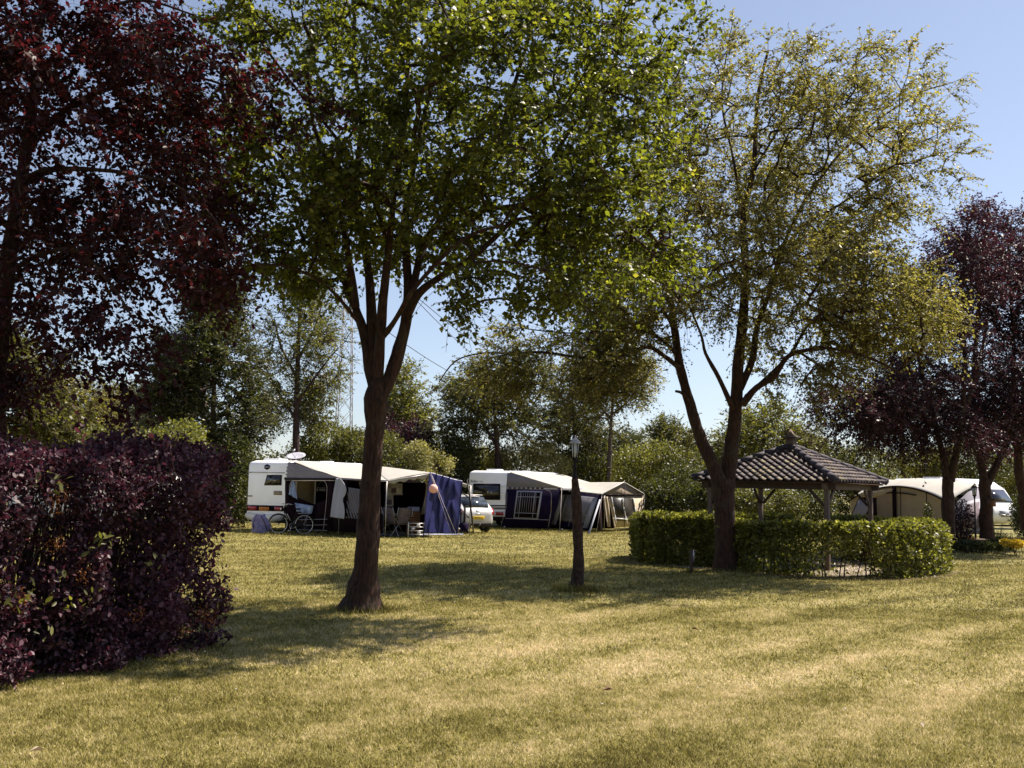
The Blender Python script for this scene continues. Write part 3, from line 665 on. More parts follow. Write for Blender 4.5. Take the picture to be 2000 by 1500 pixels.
bl = [px_blob(520, 390, 150, 130, D1, 2.2, 1.1), px_blob(600, 520, 110, 60, D1, 1.6, .45), px_blob(700, 180, 240, 250, D1, 3.3, 3.2), px_blob(1000, 230, 270, 270, D1, 3.5, 4.4),
      px_blob(1210, 170, 150, 160, D1, 2.0, 1.4), px_blob(1150, 430, 160, 120, D1, 2.2, 1.9), px_blob(1110, 560, 130, 50, D1-.6, 1.3, .6), px_blob(930, 560, 60, 50, D1-.8, .8, .18), px_blob(1270, 500, 80, 60, D1, 1.0, .2),
      px_blob(820, -170, 520, 220, D1, 3.6, 3.4), px_blob(860, 420, 170, 110, D1, 2.0, 1.1), px_blob(690, 420, 150, 110, D1, 2.2, 1.0), px_blob(450, 200, 130, 170, D1+.8, 1.8, .7)]
ex = [P(1365, 50, D1), P(1350, 100, D1+.3), P(1340, 150, D1), P(900, 610, D1-1), P(880, 585, D1-1), P(1140, 630, D1-1), P(1160, 610, D1-1)]
make_tree('broadleaf_tree', 'large green tree with a forked dark trunk at the middle left of the lawn', 'tree', big, bl, MAT['leaf_main'], MAT['bark'], 11, ntip=1080, ntw=4, twl=.50, nleaf=8, leaf=.080, alongf=1.6, pipe=.54,
          droop=.2, gap=.34, gscale=1.3, step=.32, tipr=.006, sides=26, rough=.10, extra=[tuple(e) for e in ex], fine=False, wide=.8, flat=.35, shell=.2)

D3 = 22.95
t3 = [limb([(1418, 1118), (1418, 1100), (1417, 1040), (1415, 980), (1412, 935)], D3, .3, .25),
      limb([(1411, 950), (1388, 900), (1366, 850), (1348, 790), (1328, 715), (1319, 655), (1311, 600), (1300, 530), (1290, 440), (1285, 340), (1290, 220)], D3, .17, .035, (-.1, .8)),
      limb([(1418, 950), (1428, 880), (1437, 800), (1441, 720), (1452, 610), (1456, 520), (1452, 420), (1472, 330), (1480, 190), (1500, 100)], D3, .20, .03, (.1, .3)),
      limb([(1450, 790), (1478, 757), (1512, 735), (1535, 700), (1562, 687), (1620, 680), (1700, 700), (1760, 730)], D3, .09, .02, (0, -1.5)),
      limb([(1458, 775), (1490, 745), (1545, 690), (1575, 640), (1630, 590), (1700, 560)], D3, .06, .015, (0, .6)),
      limb([(1445, 760), (1470, 700), (1478, 640), (1500, 580), (1530, 480), (1580, 380), (1650, 290), (1720, 230), (1800, 180), (1850, 165)], D3, .09, .012, (.2, 1.2)),
      limb([(1500, 560), (1560, 450), (1640, 400), (1740, 330), (1840, 300)], D3, .045, .01, (.4, -.4)),
      limb([(1432, 800), (1405, 740), (1378, 690), (1368, 650), (1330, 560)], D3, .07, .015, (0, -1.2)),
      limb([(1328, 720), (1290, 690), (1260, 678), (1200, 700), (1130, 698), (1060, 688), (1000, 690), (940, 690), (890, 705), (858, 745)], D3, .06, .012, (0, -1.6)),
      limb([(1320, 690), (1280, 655), (1230, 640), (1180, 650), (1100, 650), (1010, 640)], D3, .045, .012, (0, .9)),
      limb([(1316, 640), (1270, 570), (1210, 520), (1160, 470)], D3, .045, .012, (0, 1.2)),
      limb([(1452, 420), (1430, 300), (1410, 200), (1420, 100), (1430, 50)], D3, .04, .01, (.2, .4)),
      limb([(1454, 560), (1400, 470), (1360, 380), (1340, 260)], D3, .04, .012, (.2, -1)),
      limb([(1475, 330), (1540, 220), (1600, 130), (1680, 110)], D3, .03, .008, (.2, .4)),
      limb([(1560, 687), (1640, 740), (1720, 790)], D3, .03, .01, (-.8, -1.5)),
      limb([(1346, 785), (1332, 768), (1320, 764)], D3, .04, .03, (0, -.2))]
t3[0][1][0] = .33; t3[0][1][1] = .29; t3[0][1][2] = .235; t3[0][1][3] = .225; t3[0][1][4] = .27
b3 = [px_blob(1440, 280, 170, 180, D3, 4.0, 3.0), px_blob(1620, 280, 175, 170, D3, 3.6, 3.2), px_blob(1690, 470, 120, 110, D3, 2.4, 1.6), px_blob(1710, 630, 120, 90, D3-.5, 2.2, 2.2),
      px_blob(1560, 560, 160, 150, D3, 4.0, 2.8), px_blob(1400, 500, 150, 140, D3, 4.0, 2.0), px_blob(1240, 580, 120, 105, D3, 3.0, 2.5), px_blob(1000, 725, 130, 45, D3-1.2, 1.0, .9), px_blob(1180, 720, 90, 65, D3-.8, 1.3, 1.2),
      px_blob(1090, 660, 120, 40, D3+.5, 1.2, .4), px_blob(1650, 720, 90, 45, D3-1.0, 1.2, .45), px_blob(1500, 760, 60, 50, D3+1, 1.0, .3), px_blob(1290, 380, 100, 160, D3, 3.2, 1.8), px_blob(880, 720, 40, 30, D3-1.6, .6, .12)]
ex3 = [P(*q) for q in ((1430, 40, D3+.4), (1428, 80, D3+.4), (1400, 75, D3), (1445, 90, D3), (1600, 95, D3+.3), (1640, 110, D3), (1690, 110, D3), (1720, 135, D3), (1500, 80, D3), (1540, 95, D3), (1760, 175, D3), (1800, 150, D3), (1840, 145, D3+1), (1875, 155, D3+1), (1860, 185, D3+1), (1850, 240, D3),
        (1870, 290, D3), (1890, 300, D3-.3), (1840, 330, D3), (1870, 350, D3), (1800, 240, D3), (1850, 375, D3), (1820, 430, D3), (1860, 600, D3-1), (1870, 640, D3-1), (1850, 700, D3-1.5), (1840, 560, D3), (1830, 660, D3-1), (1345, 860, D3+1), (1600, 820, D3), (1590, 780, D3))]
make_tree('twin_stem_tree', 'wide olive green tree rising on two dark stems beside the gazebo', 'tree', t3, b3, MAT['leaf_t3'], MAT['bark'], 23, ntip=1480, ntw=4, twl=.58, nleaf=11, leaf=.073, alongf=2.6, pipe=.52,
          droop=.35, gap=.30, gscale=.6, step=.38, tipr=.006, sides=12, rough=.08, extra=[tuple(e) for e in ex3], outward=1.0, shell=.15)

DP = 12.0
tp_ = [limb([(-22, 1100), (-14, 900), (-6, 700), (8, 560), (20, 480), (38, 380), (54, 270), (67, 170), (76, 90), (90, -150)], DP, .16, .03),
       limb([(40, 360), (80, 335), (130, 330), (190, 332), (250, 342), (300, 390), (330, 450)], DP, .045, .012, (0, -.8)),
       limb([(50, 300), (90, 250), (150, 200), (260, 160), (380, 150), (500, 190)], DP, .045, .012, (0, .6)),
       limb([(25, 450), (-60, 380), (-160, 300)], DP, .045, .015, (0, -.4)),
       limb([(12, 540), (70, 500), (150, 490), (220, 560), (270, 640)], DP, .04, .01, (0, -1.2)),
       limb([(68, 165), (150, 60), (260, 0), (380, 30)], DP, .035, .012, (0, -1)),
       limb([(60, 220), (0, 120), (-90, 20)], DP, .03, .012, (0, .7)),
       limb([(250, 342), (340, 360), (420, 430), (450, 520)], DP, .02, .008, (-.8, -.9))]
bp_ = [px_blob(90, 120, 250, 150, DP, 2.0, 2.2), px_blob(250, 180, 170, 150, DP, 1.9, 1.7), px_blob(60, 380, 170, 170, DP, 1.9, 1.5), px_blob(250, 400, 170, 130, DP, 1.8, 1.5), px_blob(390, 400, 80, 120, DP, 1.2, .5),
       px_blob(490, 190, 100, 60, DP, 1.0, .22), px_blob(230, 600, 80, 120, DP-.8, .8, .45), px_blob(380, 510, 80, 60, DP-.6, .9, .45), px_blob(60, 590, 90, 120, DP, 1.2, .42), px_blob(-150, 250, 180, 300, DP, 2, 1.2), px_blob(60, -160, 420, 130, DP, 2.2, 1.6), px_blob(130, 690, 40, 60, DP-1.0, .4, .1), px_blob(20, 720, 50, 60, DP, .8, .12)]
exp_ = [P(*q) for q in ((440, 500, DP-.6), (455, 530, DP-.6), (300, 690, DP-1), (280, 720, DP-1), (240, 745, DP-1), (250, 715, DP-1), (190, 730, DP-1), (600, 190, DP), (625, 210, DP), (580, 230, DP), (230, 790, DP-1), (250, 770, DP-1))]
make_tree('copper_beech', 'dark copper beech filling the upper left corner, drooping maroon leaves', 'tree', tp_, bp_, MAT['leaf_purple'], MAT['bark'], 31, ntip=700, ntw=4, twl=.50, nleaf=8, leaf=.070, alongf=1.5,
          droop=.45, gap=.22, gscale=.9, step=.32, tipr=.0035, sides=12, extra=[tuple(e) for e in exp_], wide=.7, flat=.6, fine=True, shell=.1)

def right_tree(label, base, d, stems, blobs, seed, r0=.22, ntip=420, lm='leaf_purple2', leaf=.075, ntw=4, group='copper beeches at the right'):
    L = [limb(stems[0], d, r0, r0*.75)]+[limb(s, d, r0*.6, .03, (0, dd)) for s, dd in stems[1:]]
    make_tree('copper_beech', label, 'tree', L, [px_blob(*b) for b in blobs], MAT[lm], MAT['bark'], seed, ntip=ntip, ntw=ntw, twl=.75, nleaf=13, leaf=leaf, droop=.3, gap=.33, gscale=.5, step=.5, tipr=.006, group=group, sides=9, shell=.15)
right_tree('left one of the copper beeches at right, its trunk forking low behind the hedge', None, 31, [[(1852, 1042), (1852, 1000), (1851, 960), (1850, 935)], ([(1850, 940), (1842, 890), (1826, 830), (1812, 770), (1790, 680), (1780, 560)], .5), ([(1856, 940), (1866, 890), (1878, 820), (1884, 700), (1880, 560), (1890, 440)], 0), ([(1826, 830), (1760, 790), (1700, 770), (1640, 780)], -1.5), ([(1870, 830), (1905, 740), (1930, 620)], .8)],
           [(1710, 800, 110, 60, 29.5, 2.2, 1.8), (1800, 700, 100, 130, 31, 2.6, 2.2), (1860, 560, 80, 110, 31, 2.4, 1.8), (1640, 790, 45, 35, 30, 1.5, .3), (1810, 840, 110, 45, 30.5, 2.2, 1.2), (1880, 450, 45, 60, 31, 1.3, .4)], 51, ntip=620, leaf=.085)
right_tree('tall copper beech at right beside the slim lamp post, bird box on its trunk', None, 33.5, [[(1927, 1052), (1926, 1010), (1925, 970), (1922, 935)], ([(1922, 940), (1912, 880), (1900, 800), (1905, 680), (1915, 560), (1925, 450), (1932, 390)], 0), ([(1928, 945), (1950, 900), (1972, 850), (1982, 760), (1975, 600), (1970, 480)], .8), ([(1912, 880), (1880, 850), (1840, 830)], -1.2)],
           [(1950, 700, 90, 130, 33.5, 2.6, 2.4), (1960, 520, 75, 100, 33.5, 2.4, 1.6), (1930, 830, 80, 50, 33, 2.2, 1.0), (1985, 420, 30, 45, 33.5, 1.2, .3), (1925, 410, 22, 35, 33.5, .8, .15), (2030, 600, 80, 200, 34, 2.5, 1.6)], 52, r0=.24, ntip=680, leaf=.085)
right_tree('rightmost copper beech, its trunk cut by the edge of the photo', None, 36, [[(2003, 1035), (2000, 980), (1990, 920), (1988, 880)], ([(1988, 885), (1995, 800), (2010, 700)], 0), ([(1988, 880), (1970, 830), (1960, 770)], -.6)],
           [(2010, 760, 60, 110, 36, 2.4, 1.0), (1985, 850, 45, 40, 36, 1.8, .5), (2040, 560, 60, 120, 36, 2, 1)], 53, r0=.2, ntip=320, leaf=.085)
# ------------------------------------------------------------------ trees behind the pitches
def bg_tree(label, d, trunk, r0, blobs, lm, seed, ntip=220, leaf=.12, ntw=4, nleaf=9, twl=.8, gap=.3, bark='bark_far', gscale=.45, droop=.15, extra=(), name='background_tree', group='trees behind the camping pitches', shell=.3):
    L = [limb(trunk, d, r0, r0*.25)]+[limb(s, d, r0*.4, .025, (0, dd)) for s, dd in extra]
    make_tree(name, label, 'tree', L, [px_blob(*b) for b in blobs], MAT[lm], MAT[bark], seed, ntip=ntip, ntw=ntw, twl=twl, nleaf=nleaf, leaf=leaf, droop=droop, gap=gap, gscale=gscale, step=.7, tipr=.009, group=group, sides=8, shell=shell)
bg_tree('dense dark green lime tree behind the first caravan, left of the birch', 42, [(415, 1015), (415, 900), (418, 750), (420, 600)], .2, [(400, 700, 90, 110, 42, 2.4, 2.4), (420, 600, 55, 60, 42, 1.6, .9), (360, 780, 70, 70, 42, 2, 1.0), (450, 800, 65, 90, 42, 2.2, 1.2), (400, 900, 75, 60, 42, 1.8, .7)], 'leaf_dark', 61, ntip=850, leaf=.13, ntw=5, gap=.22)
bg_tree('airy light green tree with a straight stem left of the big forked trunk', 47, [(578, 1000), (578, 880), (580, 760), (584, 640), (590, 560)], .22, [(585, 640, 85, 90, 47, 2.6, 2.0), (570, 740, 85, 60, 47, 2.4, 1.3), (640, 700, 55, 80, 47, 2.0, 1.0), (550, 820, 55, 40, 47, 1.8, .5), (600, 560, 50, 40, 47, 1.6, .5)], 'leaf_light', 62, ntip=360, leaf=.11, gap=.42, nleaf=8,
        extra=[([(579, 820), (540, 760), (510, 700)], 1), ([(580, 790), (620, 730), (660, 680)], -1), ([(582, 740), (550, 680), (535, 620)], -1), ([(583, 700), (615, 640), (630, 590)], 1)])
bg_tree('thin bare-stemmed tree right behind the first caravan roof', 49, [(607, 1000), (606, 900), (605, 800)], .09, [(610, 800, 40, 50, 49, 1.6, 1)], 'leaf_mid', 63, ntip=70, leaf=.12, gap=.3)
bg_tree('small bright green tree seen just right of the big forked trunk', 55, [(795, 1000), (795, 900), (795, 780)], .15, [(795, 770, 50, 55, 55, 2.0, 1.6), (800, 840, 55, 50, 55, 2.0, 1.2), (770, 820, 30, 40, 55, 1.5, .5)], 'leaf_light', 64, ntip=260, leaf=.14, gap=.24)
bg_tree('plum leaved tree between the forked trunk and the second caravan', 50, [(790, 1010), (790, 930), (792, 870)], .1, [(790, 870, 50, 40, 50, 1.6, 1), (820, 900, 35, 30, 50, 1.2, .6), (755, 860, 25, 40, 50, 1.2, .4)], 'leaf_purple2', 65, ntip=170, leaf=.12, gap=.2)
bg_tree('broad dark tree with a leaning trunk behind the second caravan', 50, [(975, 1000), (973, 900), (968, 840), (965, 780)], .24, [(960, 790, 95, 60, 50, 2.8, 2), (920, 760, 60, 50, 50, 2.4, .9), (1010, 830, 75, 50, 50, 2.4, 1.1), (900, 850, 50, 40, 50, 2, .7), (1020, 740, 60, 50, 50, 2.2, .9)], 'leaf_mid', 66, ntip=440, leaf=.13, gap=.27,
        extra=[([(970, 870), (930, 810), (890, 780)], 1), ([(968, 860), (1010, 800), (1040, 760)], -1)])
bg_tree('tall tree with slim grey trunk rising behind the beige annex tent', 52, [(1186, 1000), (1190, 900), (1194, 820), (1200, 740)], .17, [(1200, 720, 85, 80, 52, 2.8, 2.2), (1130, 760, 70, 70, 52, 2.4, 1.3), (1240, 760, 40, 55, 52, 2, .8), (1160, 830, 60, 30, 52, 2, .5)], 'leaf_t3', 67, ntip=420, leaf=.11, gap=.3, bark='bark_grey',
        extra=[([(1194, 820), (1160, 780), (1130, 740)], 1), ([(1195, 810), (1230, 780), (1250, 740)], -1)])
bg_tree('dark tree with dense low foliage directly behind the stump lamp', 56, [(1124, 1000), (1124, 900), (1122, 800)], .28, [(1125, 850, 55, 60, 56, 2.2, 1.5), (1150, 900, 50, 40, 56, 1.8, .8), (1115, 790, 45, 40, 56, 1.8, .6)], 'leaf_dark', 68, ntip=240, leaf=.14, gap=.15)
bg_tree('dark tree trunk showing between gazebo roof and the right beeches', 62, [(1765, 1010), (1764, 930), (1762, 850), (1760, 790)], .24, [(1760, 780, 60, 50, 62, 2.8, 1.4), (1700, 830, 50, 30, 62, 2, .5)], 'leaf_dark', 69, ntip=200, leaf=.13, gap=.25)
bg_tree('rounded olive tree behind the left part of the gazebo roof', 44, [(1520, 1000), (1520, 930), (1518, 860)], .16, [(1500, 850, 75, 55, 44, 2.4, 1.6), (1560, 860, 45, 30, 44, 1.8, .4), (1450, 880, 50, 50, 44, 2, .8)], 'leaf_light', 70, ntip=260, leaf=.12, gap=.25)
bg_tree('upright feathery green tree left of the twin stem tree', 60, [(1325, 1010), (1325, 920), (1320, 840)], .16, [(1320, 880, 50, 60, 60, 2.2, 1.6), (1300, 850, 30, 35, 60, 1.6, .6), (1370, 900, 50, 45, 60, 2, .8)], 'leaf_mid', 71, ntip=260, leaf=.14, gap=.25)
bg_tree('round crowned tree far back above the annex tent roof', 82, [(1215, 985), (1215, 920), (1215, 870)], .3, [(1215, 880, 50, 38, 82, 3.5, 1)], 'leaf_tip', 72, ntip=150, leaf=.2, twl=1.2, gap=.1)
bg_tree('maple-like tree in dull green behind the plum hedge at far left', 19, [(-30, 1100), (-20, 900), (0, 780)], .12, [(30, 800, 70, 70, 19, 1.5, 1.3), (70, 720, 60, 50, 19, 1.2, .6), (-40, 700, 80, 90, 19, 1.5, .9), (90, 830, 50, 45, 19, 1.0, .5)], 'leaf_mid', 73, ntip=260, leaf=.085, twl=.5, gap=.28, group='trees behind the plum hedge')
bg_tree('wispy tree with brownish green leaves behind the plum hedge', 33, [(165, 1030), (163, 900), (160, 800)], .12, [(160, 800, 70, 45, 33, 1.8, 1.3), (200, 850, 60, 40, 33, 1.6, .9), (110, 770, 45, 35, 33, 1.4, .5)], 'leaf_t3', 74, ntip=260, leaf=.09, twl=.6, gap=.28, group='trees behind the plum hedge')
bg_tree('soft rounded tree farthest back above the middle of the plum hedge', 72, [(265, 1000), (265, 900), (265, 820)], .2, [(262, 800, 45, 48, 72, 3, 1.4), (215, 820, 45, 35, 72, 2.6, .8), (300, 840, 40, 30, 72, 2.4, .6)], 'leaf_tip', 75, ntip=240, leaf=.17, twl=1.0, gap=.1, group='trees behind the plum hedge')
# shrubs
def B(x, y, rx, ry, d, rd=1.6, wt=1): return px_blob(x, y, rx, ry, d, rd, wt)
shr = [
 ('dark leafy shrub pressed against the left end of the first caravan', [B(450, 920, 45, 75, 40, 1.3), B(470, 980, 28, 42, 39.6, 1.0, .5)], 'leaf_dark', 9000, .11),
 ('tall green shrub left of the first caravan under the lime tree', [B(395, 950, 60, 70, 45, 1.8)], 'leaf_mid', 6000, .12),
 ('bright green shrub behind the roof of the first caravan', [B(640, 870, 55, 42, 49, 1.6), B(600, 890, 40, 30, 49, 1.4, .5)], 'leaf_light', 7000, .12),
 ('low mid green shrub over the right end of the first caravan roof', [B(690, 880, 40, 40, 48, 1.4)], 'leaf_mid', 4500, .12),
 ('mid green shrub behind the first awning left of the blossom', [B(745, 890, 45, 45, 46, 1.5), B(780, 930, 50, 40, 45, 1.2, .6)], 'leaf_mid', 7000, .12),
 ('pale blossoming shrub peeping over the porch roof ridge', [B(848, 905, 36, 26, 44, 1.0), B(815, 885, 24, 20, 44.3, .8, .5)], 'leaf_yellow', 5200, .09),
 ('dark shrub in the gap between porch and second caravan', [B(895, 915, 42, 55, 49, 1.6), B(900, 975, 40, 40, 48, 1.4, .6)], 'leaf_dark', 7000, .12),
 ('blossoming creamy shrub behind the second caravan roof', [B(1010, 895, 50, 26, 51, 1.4), B(1055, 885, 34, 22, 51, 1.2, .7), B(975, 905, 28, 18, 51, 1.0, .4), B(1075, 910, 40, 24, 51, 1.2, .6)], 'leaf_yellow', 11000, .095),
 ('green shrub left of the creamy blossom behind the second caravan', [B(930, 905, 45, 30, 53, 1.6)], 'leaf_mid', 4500, .13),
 ('dark shrub behind the stump lamp and annex tent', [B(1145, 930, 55, 40, 53, 1.6)], 'leaf_mid', 5500, .13),
 ('large sunlit shrub right of the slim grey trunk', [B(1235, 920, 50, 45, 55, 2.0), B(1280, 900, 45, 40, 56, 1.8, .8)], 'leaf_light', 9000, .13),
 ('dark hedge-like shrub right beside the beige annex tent', [B(1295, 975, 50, 38, 46, 1.6), B(1330, 950, 50, 45, 47, 1.6, .8)], 'leaf_dark', 10000, .12),
 ('sunny shrub above the round hedge left of the twin stems', [B(1330, 910, 60, 35, 52, 2.0)], 'leaf_mid', 6000, .13),
 ('leafy shrub wall seen between the gazebo posts at left', [B(1395, 970, 55, 40, 40, 1.6)], 'leaf_dark', 6500, .11),
 ('clipped green shrub framed by the two middle gazebo posts', [B(1465, 985, 36, 26, 36, 1.2), B(1520, 985, 50, 28, 37, 1.2)], 'leaf_mid', 9000, .09),
 ('long dark shrub seen between middle and right gazebo posts', [B(1580, 985, 50, 35, 42, 1.4), B(1650, 970, 45, 40, 57, 1.4)], 'leaf_dark', 9500, .10),
 ('low bushy growth beyond the gazebo roof ridge at right', [B(1610, 905, 60, 35, 62, 2.2), B(1580, 880, 35, 22, 64, 2, .5)], 'leaf_tip', 6500, .16),
 ('green shrub between gazebo roof and beige awning tent', [B(1690, 905, 55, 35, 58, 2.0), B(1700, 950, 60, 35, 56, 1.8)], 'leaf_mid', 8500, .14),
 ('light shrub rising behind the beige awning tent roof', [B(1800, 905, 55, 30, 62, 2.2)], 'leaf_light', 7000, .14),
 ('dark shrub behind the trunks over the right caravan', [B(1890, 900, 50, 40, 60, 2)], 'leaf_mid', 6000, .14),
 ('yellow green shrub right of the rounded caravan nose', [B(1985, 915, 40, 42, 58, 1.8), B(1995, 960, 22, 30, 58, 1.2, .5)], 'leaf_light', 7500, .13),
 ('nearly black clipped conifer at the right edge', [B(2024, 1005, 42, 55, 44, 1.3)], 'leaf_dark', 9000, .09),
 ('bright green shrub rising over the middle of the plum hedge', [B(205, 880, 60, 35, 24, 1.2)], 'leaf_light', 6500, .09),
 ('ferny yellow green shrub over the right end of the plum hedge', [B(330, 880, 65, 36, 26, 1.3), B(350, 850, 40, 26, 27, 1, .4)], 'leaf_light', 8500, .09),
 ('dull green shrub behind the left of the plum hedge', [B(110, 900, 60, 45, 26, 1.3)], 'leaf_mid', 5500, .10),
]
for i, (lb, bl_, lm, n, lf) in enumerate(shr):
    bush('shrub', lb, 'shrub', bl_, MAT[lm], int(n*1.3), lf, 100+i, group='shrubs round the pitches', stems=10, gap=.12, shell=.6, clump=4, gscale=.8)
# far wood, one mass
r = np.random.default_rng(77); bl_ = []
for i in range(34):
    x = -1100+i*125+r.uniform(-20, 20); d = r.uniform(92, 110); h = r.uniform(3.4, 5.2)+(1.5 if r.uniform() < .2 else 0); c = P(x, 950, d)
    bl_.append(((c.x, d, h*.5), (5.2, 3.5, h*.62+.5), 1))
C = sample_blobs(bl_, 52000, r, .05, .3, .7); N = unit(r.normal(size=C.shape)+np.array([0, -.5, .8])); D = unit(r.normal(size=C.shape))
v, f, q = leaf_arrays(C, D, N, .34, r, .8); o = npmesh('distant_wood', v, f, MAT['leaf_tip'], None, rnd=q); tag(o, 'distant belt of woodland closing off the campsite', 'wood', kind='stuff')

# ------------------------------------------------------------------ plum-leaved smoke bush hedge at the left
def plum():
    r = np.random.default_rng(81)
    A_ = np.array(G(436, 1266))[:2]; Bp = np.array(G(0, 1352))[:2]
    t = (Bp-A_)/np.linalg.norm(Bp-A_); nrm = np.array([t[1], -t[0]]);  nrm = nrm if nrm[1] > 0 else -nrm   # nrm points away from the camera
    L = 4.6; n = 72000; root = empty('plum_hedge', (A_[0]+t[0]*2, A_[1]+t[1]*2, 0), 0, 'big plum leaved smoke bush hedge in the left foreground', 'hedge')
    k = 5; m = n//k
    s = r.uniform(0, L, m); sel = r.uniform(size=m); b = r.uniform(0, 1, m); a = r.uniform(0, 1, m); skin = r.exponential(.13, m)
    H = 2.0+.12*np.sin(s*1.3+.4)+.07*np.sin(s*3.1); T = 1.5
    o_ = np.where(sel < .62, 0, np.where(sel < .70, 1.0, a)); z = np.where(sel < .70, b, np.where(sel < .88, 1.0, b)); endm = (sel > .88); s = np.where(endm & (r.uniform(size=m) < .8), 0.0, s)
    nz_ = np.array([mnoise.noise(Vector((s_*1.5, z_*3, 7+q*2))) for s_, z_, q in zip(s, z, o_)]); nf = np.array([mnoise.noise(Vector((s_*4, z_*8, 17+q*5))) for s_, z_, q in zip(s, z, o_)])
    off = o_*T+np.where(o_ == 0, -(nz_*.46+nf*.2)+skin, 0)+np.where(o_ == 1, nz_*.2-skin, 0)
    zz = z*H+np.where(z >= 1, nz_*.26+nf*.14-skin*.6, 0); ss = s+np.where(s <= 0, -(nz_*.26+nf*.16)+skin, 0)
    off = off+.22*np.clip(.25-z, 0, 1)*np.where(o_ == 0, 1, 0)*2
    keep = ~((nz_+nf*.8 < -.14) & (o_ == 0) & (z < .95) & (r.uniform(size=m) < .8)); ss, off, zz, o_, z, s = [q[keep] for q in (ss, off, zz, o_, z, s)]
    C0 = np.column_stack([A_[0]+t[0]*ss+nrm[0]*off, A_[1]+t[1]*ss+nrm[1]*off, np.maximum(zz, .06)])
    outv = np.column_stack([-nrm[0]*(o_ == 0)-t[0]*(s <= 0)*.8, -nrm[1]*(o_ == 0)-t[1]*(s <= 0)*.8, (z >= 1)*1.0+.25])
    outv = unit(outv+r.normal(size=outv.shape)*.3)
    C = np.repeat(C0, k, 0)+np.repeat(outv, k, 0)*np.tile(np.linspace(-.06, .08, k), len(C0))[:, None]
    D = unit(np.repeat(outv, k, 0)*.5+r.normal(size=C.shape)*.75); N = unit(np.repeat(outv, k, 0)*.8+r.normal(size=C.shape)*.5+np.array([0, 0, .35]))
    # extra wandering shoots off the right end
    sh = []
    V, F, q = leaf_arrays(C, D, N, .050, r, .66, True)
    FV, FFc, FQ = V, F, q
    # inner twigs
    m2 = 420; a0 = np.column_stack([A_[0]+t[0]*(u_ := r.uniform(.2, L, m2))+nrm[0]*(v_ := r.uniform(.55, 1.2, m2)), A_[1]+t[1]*u_+nrm[1]*v_, np.zeros(m2)])
    e0 = a0+np.column_stack([r.normal(size=m2)*.18-nrm[0]*.1, r.normal(size=m2)*.18-nrm[1]*.1, r.uniform(.8, 1.1, m2)]); e1 = e0+np.column_stack([r.normal(size=m2)*.18-nrm[0]*.1, r.normal(size=m2)*.18-nrm[1]*.1, r.uniform(.5, .95, m2)])
    sv, sf = frusta(np.vstack([a0, e0]), np.vstack([e0, e1]), np.concatenate([np.full(m2, .014), np.full(m2, .009)]), np.concatenate([np.full(m2, .009), np.full(m2, .003)]), 5)
    # shoots
    SA = []; SB = []; LC = []; LD = []
    ends = [(440, 1140, .95), (455, 1150, .9), (430, 1010, 1.35), (440, 1060, 1.2), (425, 960, 1.6), (448, 1190, .7), (400, 880, 2.1), (150, 800, 2.5), (235, 840, 2.3), (60, 850, 2.3), (330, 860, 2.2), (300, 855, 2.2)]
    for (x, y, hh) in ends:
        d = 10.2 if x > 390 else (9.6 if x > 200 else 9.0); tip = np.array(P(x, y, d)); rt = tip+np.array([-.35 if x > 390 else .05, .15, -.45]); SA.append(rt); SB.append(tip)
        for i in range(12):
            u = i/11; LC.append(rt+(tip-rt)*u); LD.append(r.normal(size=3)*.8+(tip-rt)*1.2)
    LC = np.array(LC); LD = np.array(LD); V, F, q = leaf_arrays(LC, unit(LD), unit(r.normal(size=LC.shape)+np.array([0, -.5, .6])), .062, r, .66, True); npmesh('foliage', np.vstack([FV, V]), np.vstack([FFc, F+len(FV)]), MAT['leaf_cotinus'], root, rnd=np.concatenate([FQ, q]))
    v, f = frusta(np.array(SA), np.array(SB), np.full(len(SA), .006), np.full(len(SA), .002), 5); npmesh('stems', np.vstack([sv, v]), np.vstack([sf, f+len(sv)]), MAT['bark'], root)
    # green weeds and rusty seed heads growing through
    W = []; Wd = []
    for (x, y) in ((88, 930), (105, 940), (125, 938), (68, 945), (215, 1062), (205, 1055), (195, 1045), (55, 1155), (85, 1180), (140, 1177), (142, 1190), (175, 1160), (30, 1173), (5, 1170), (120, 1120), (60, 1165), (300, 1098), (310, 1100), (175, 1075), (85, 1238)):
        u_ = PLN(x, y, A_-nrm*.26, Bp-nrm*.26)
        for i in range(4): W.append(np.array(u_)+r.normal(size=3)*.035); Wd.append(r.normal(size=3)+np.array([0, -.3, .2]))
    W = np.array(W); V, F, q = leaf_arrays(W, unit(np.array(Wd)), unit(r.normal(size=W.shape)*.5+np.array([.2, -.6, .7])), .075, r, .4, True); npmesh('green_shoots', V, F, MAT['leaf_light'], root, rnd=q)['kind'] = 'stuff'
    W = []
    for (x, y) in ((118, 965), (108, 990), (110, 1065), (160, 1118), (40, 1170), (395, 1195), (410, 1210), (268, 1200), (362, 1232)):
        u_ = PLN(x, y, A_-nrm*.16, Bp-nrm*.16)
        for i in range(90): W.append(np.array(u_)+r.normal(size=3)*.045)
    W = np.array(W); V, F, q = leaf_arrays(W, unit(r.normal(size=W.shape)), unit(r.normal(size=W.shape)), .02, r, .5); 
    sm_ = leafmat('seed_rust', (.10, .035, .012), (.30, .11, .03), .2); npmesh('seed_heads', V, F, sm_, root, rnd=q)['kind'] = 'stuff'
plum()
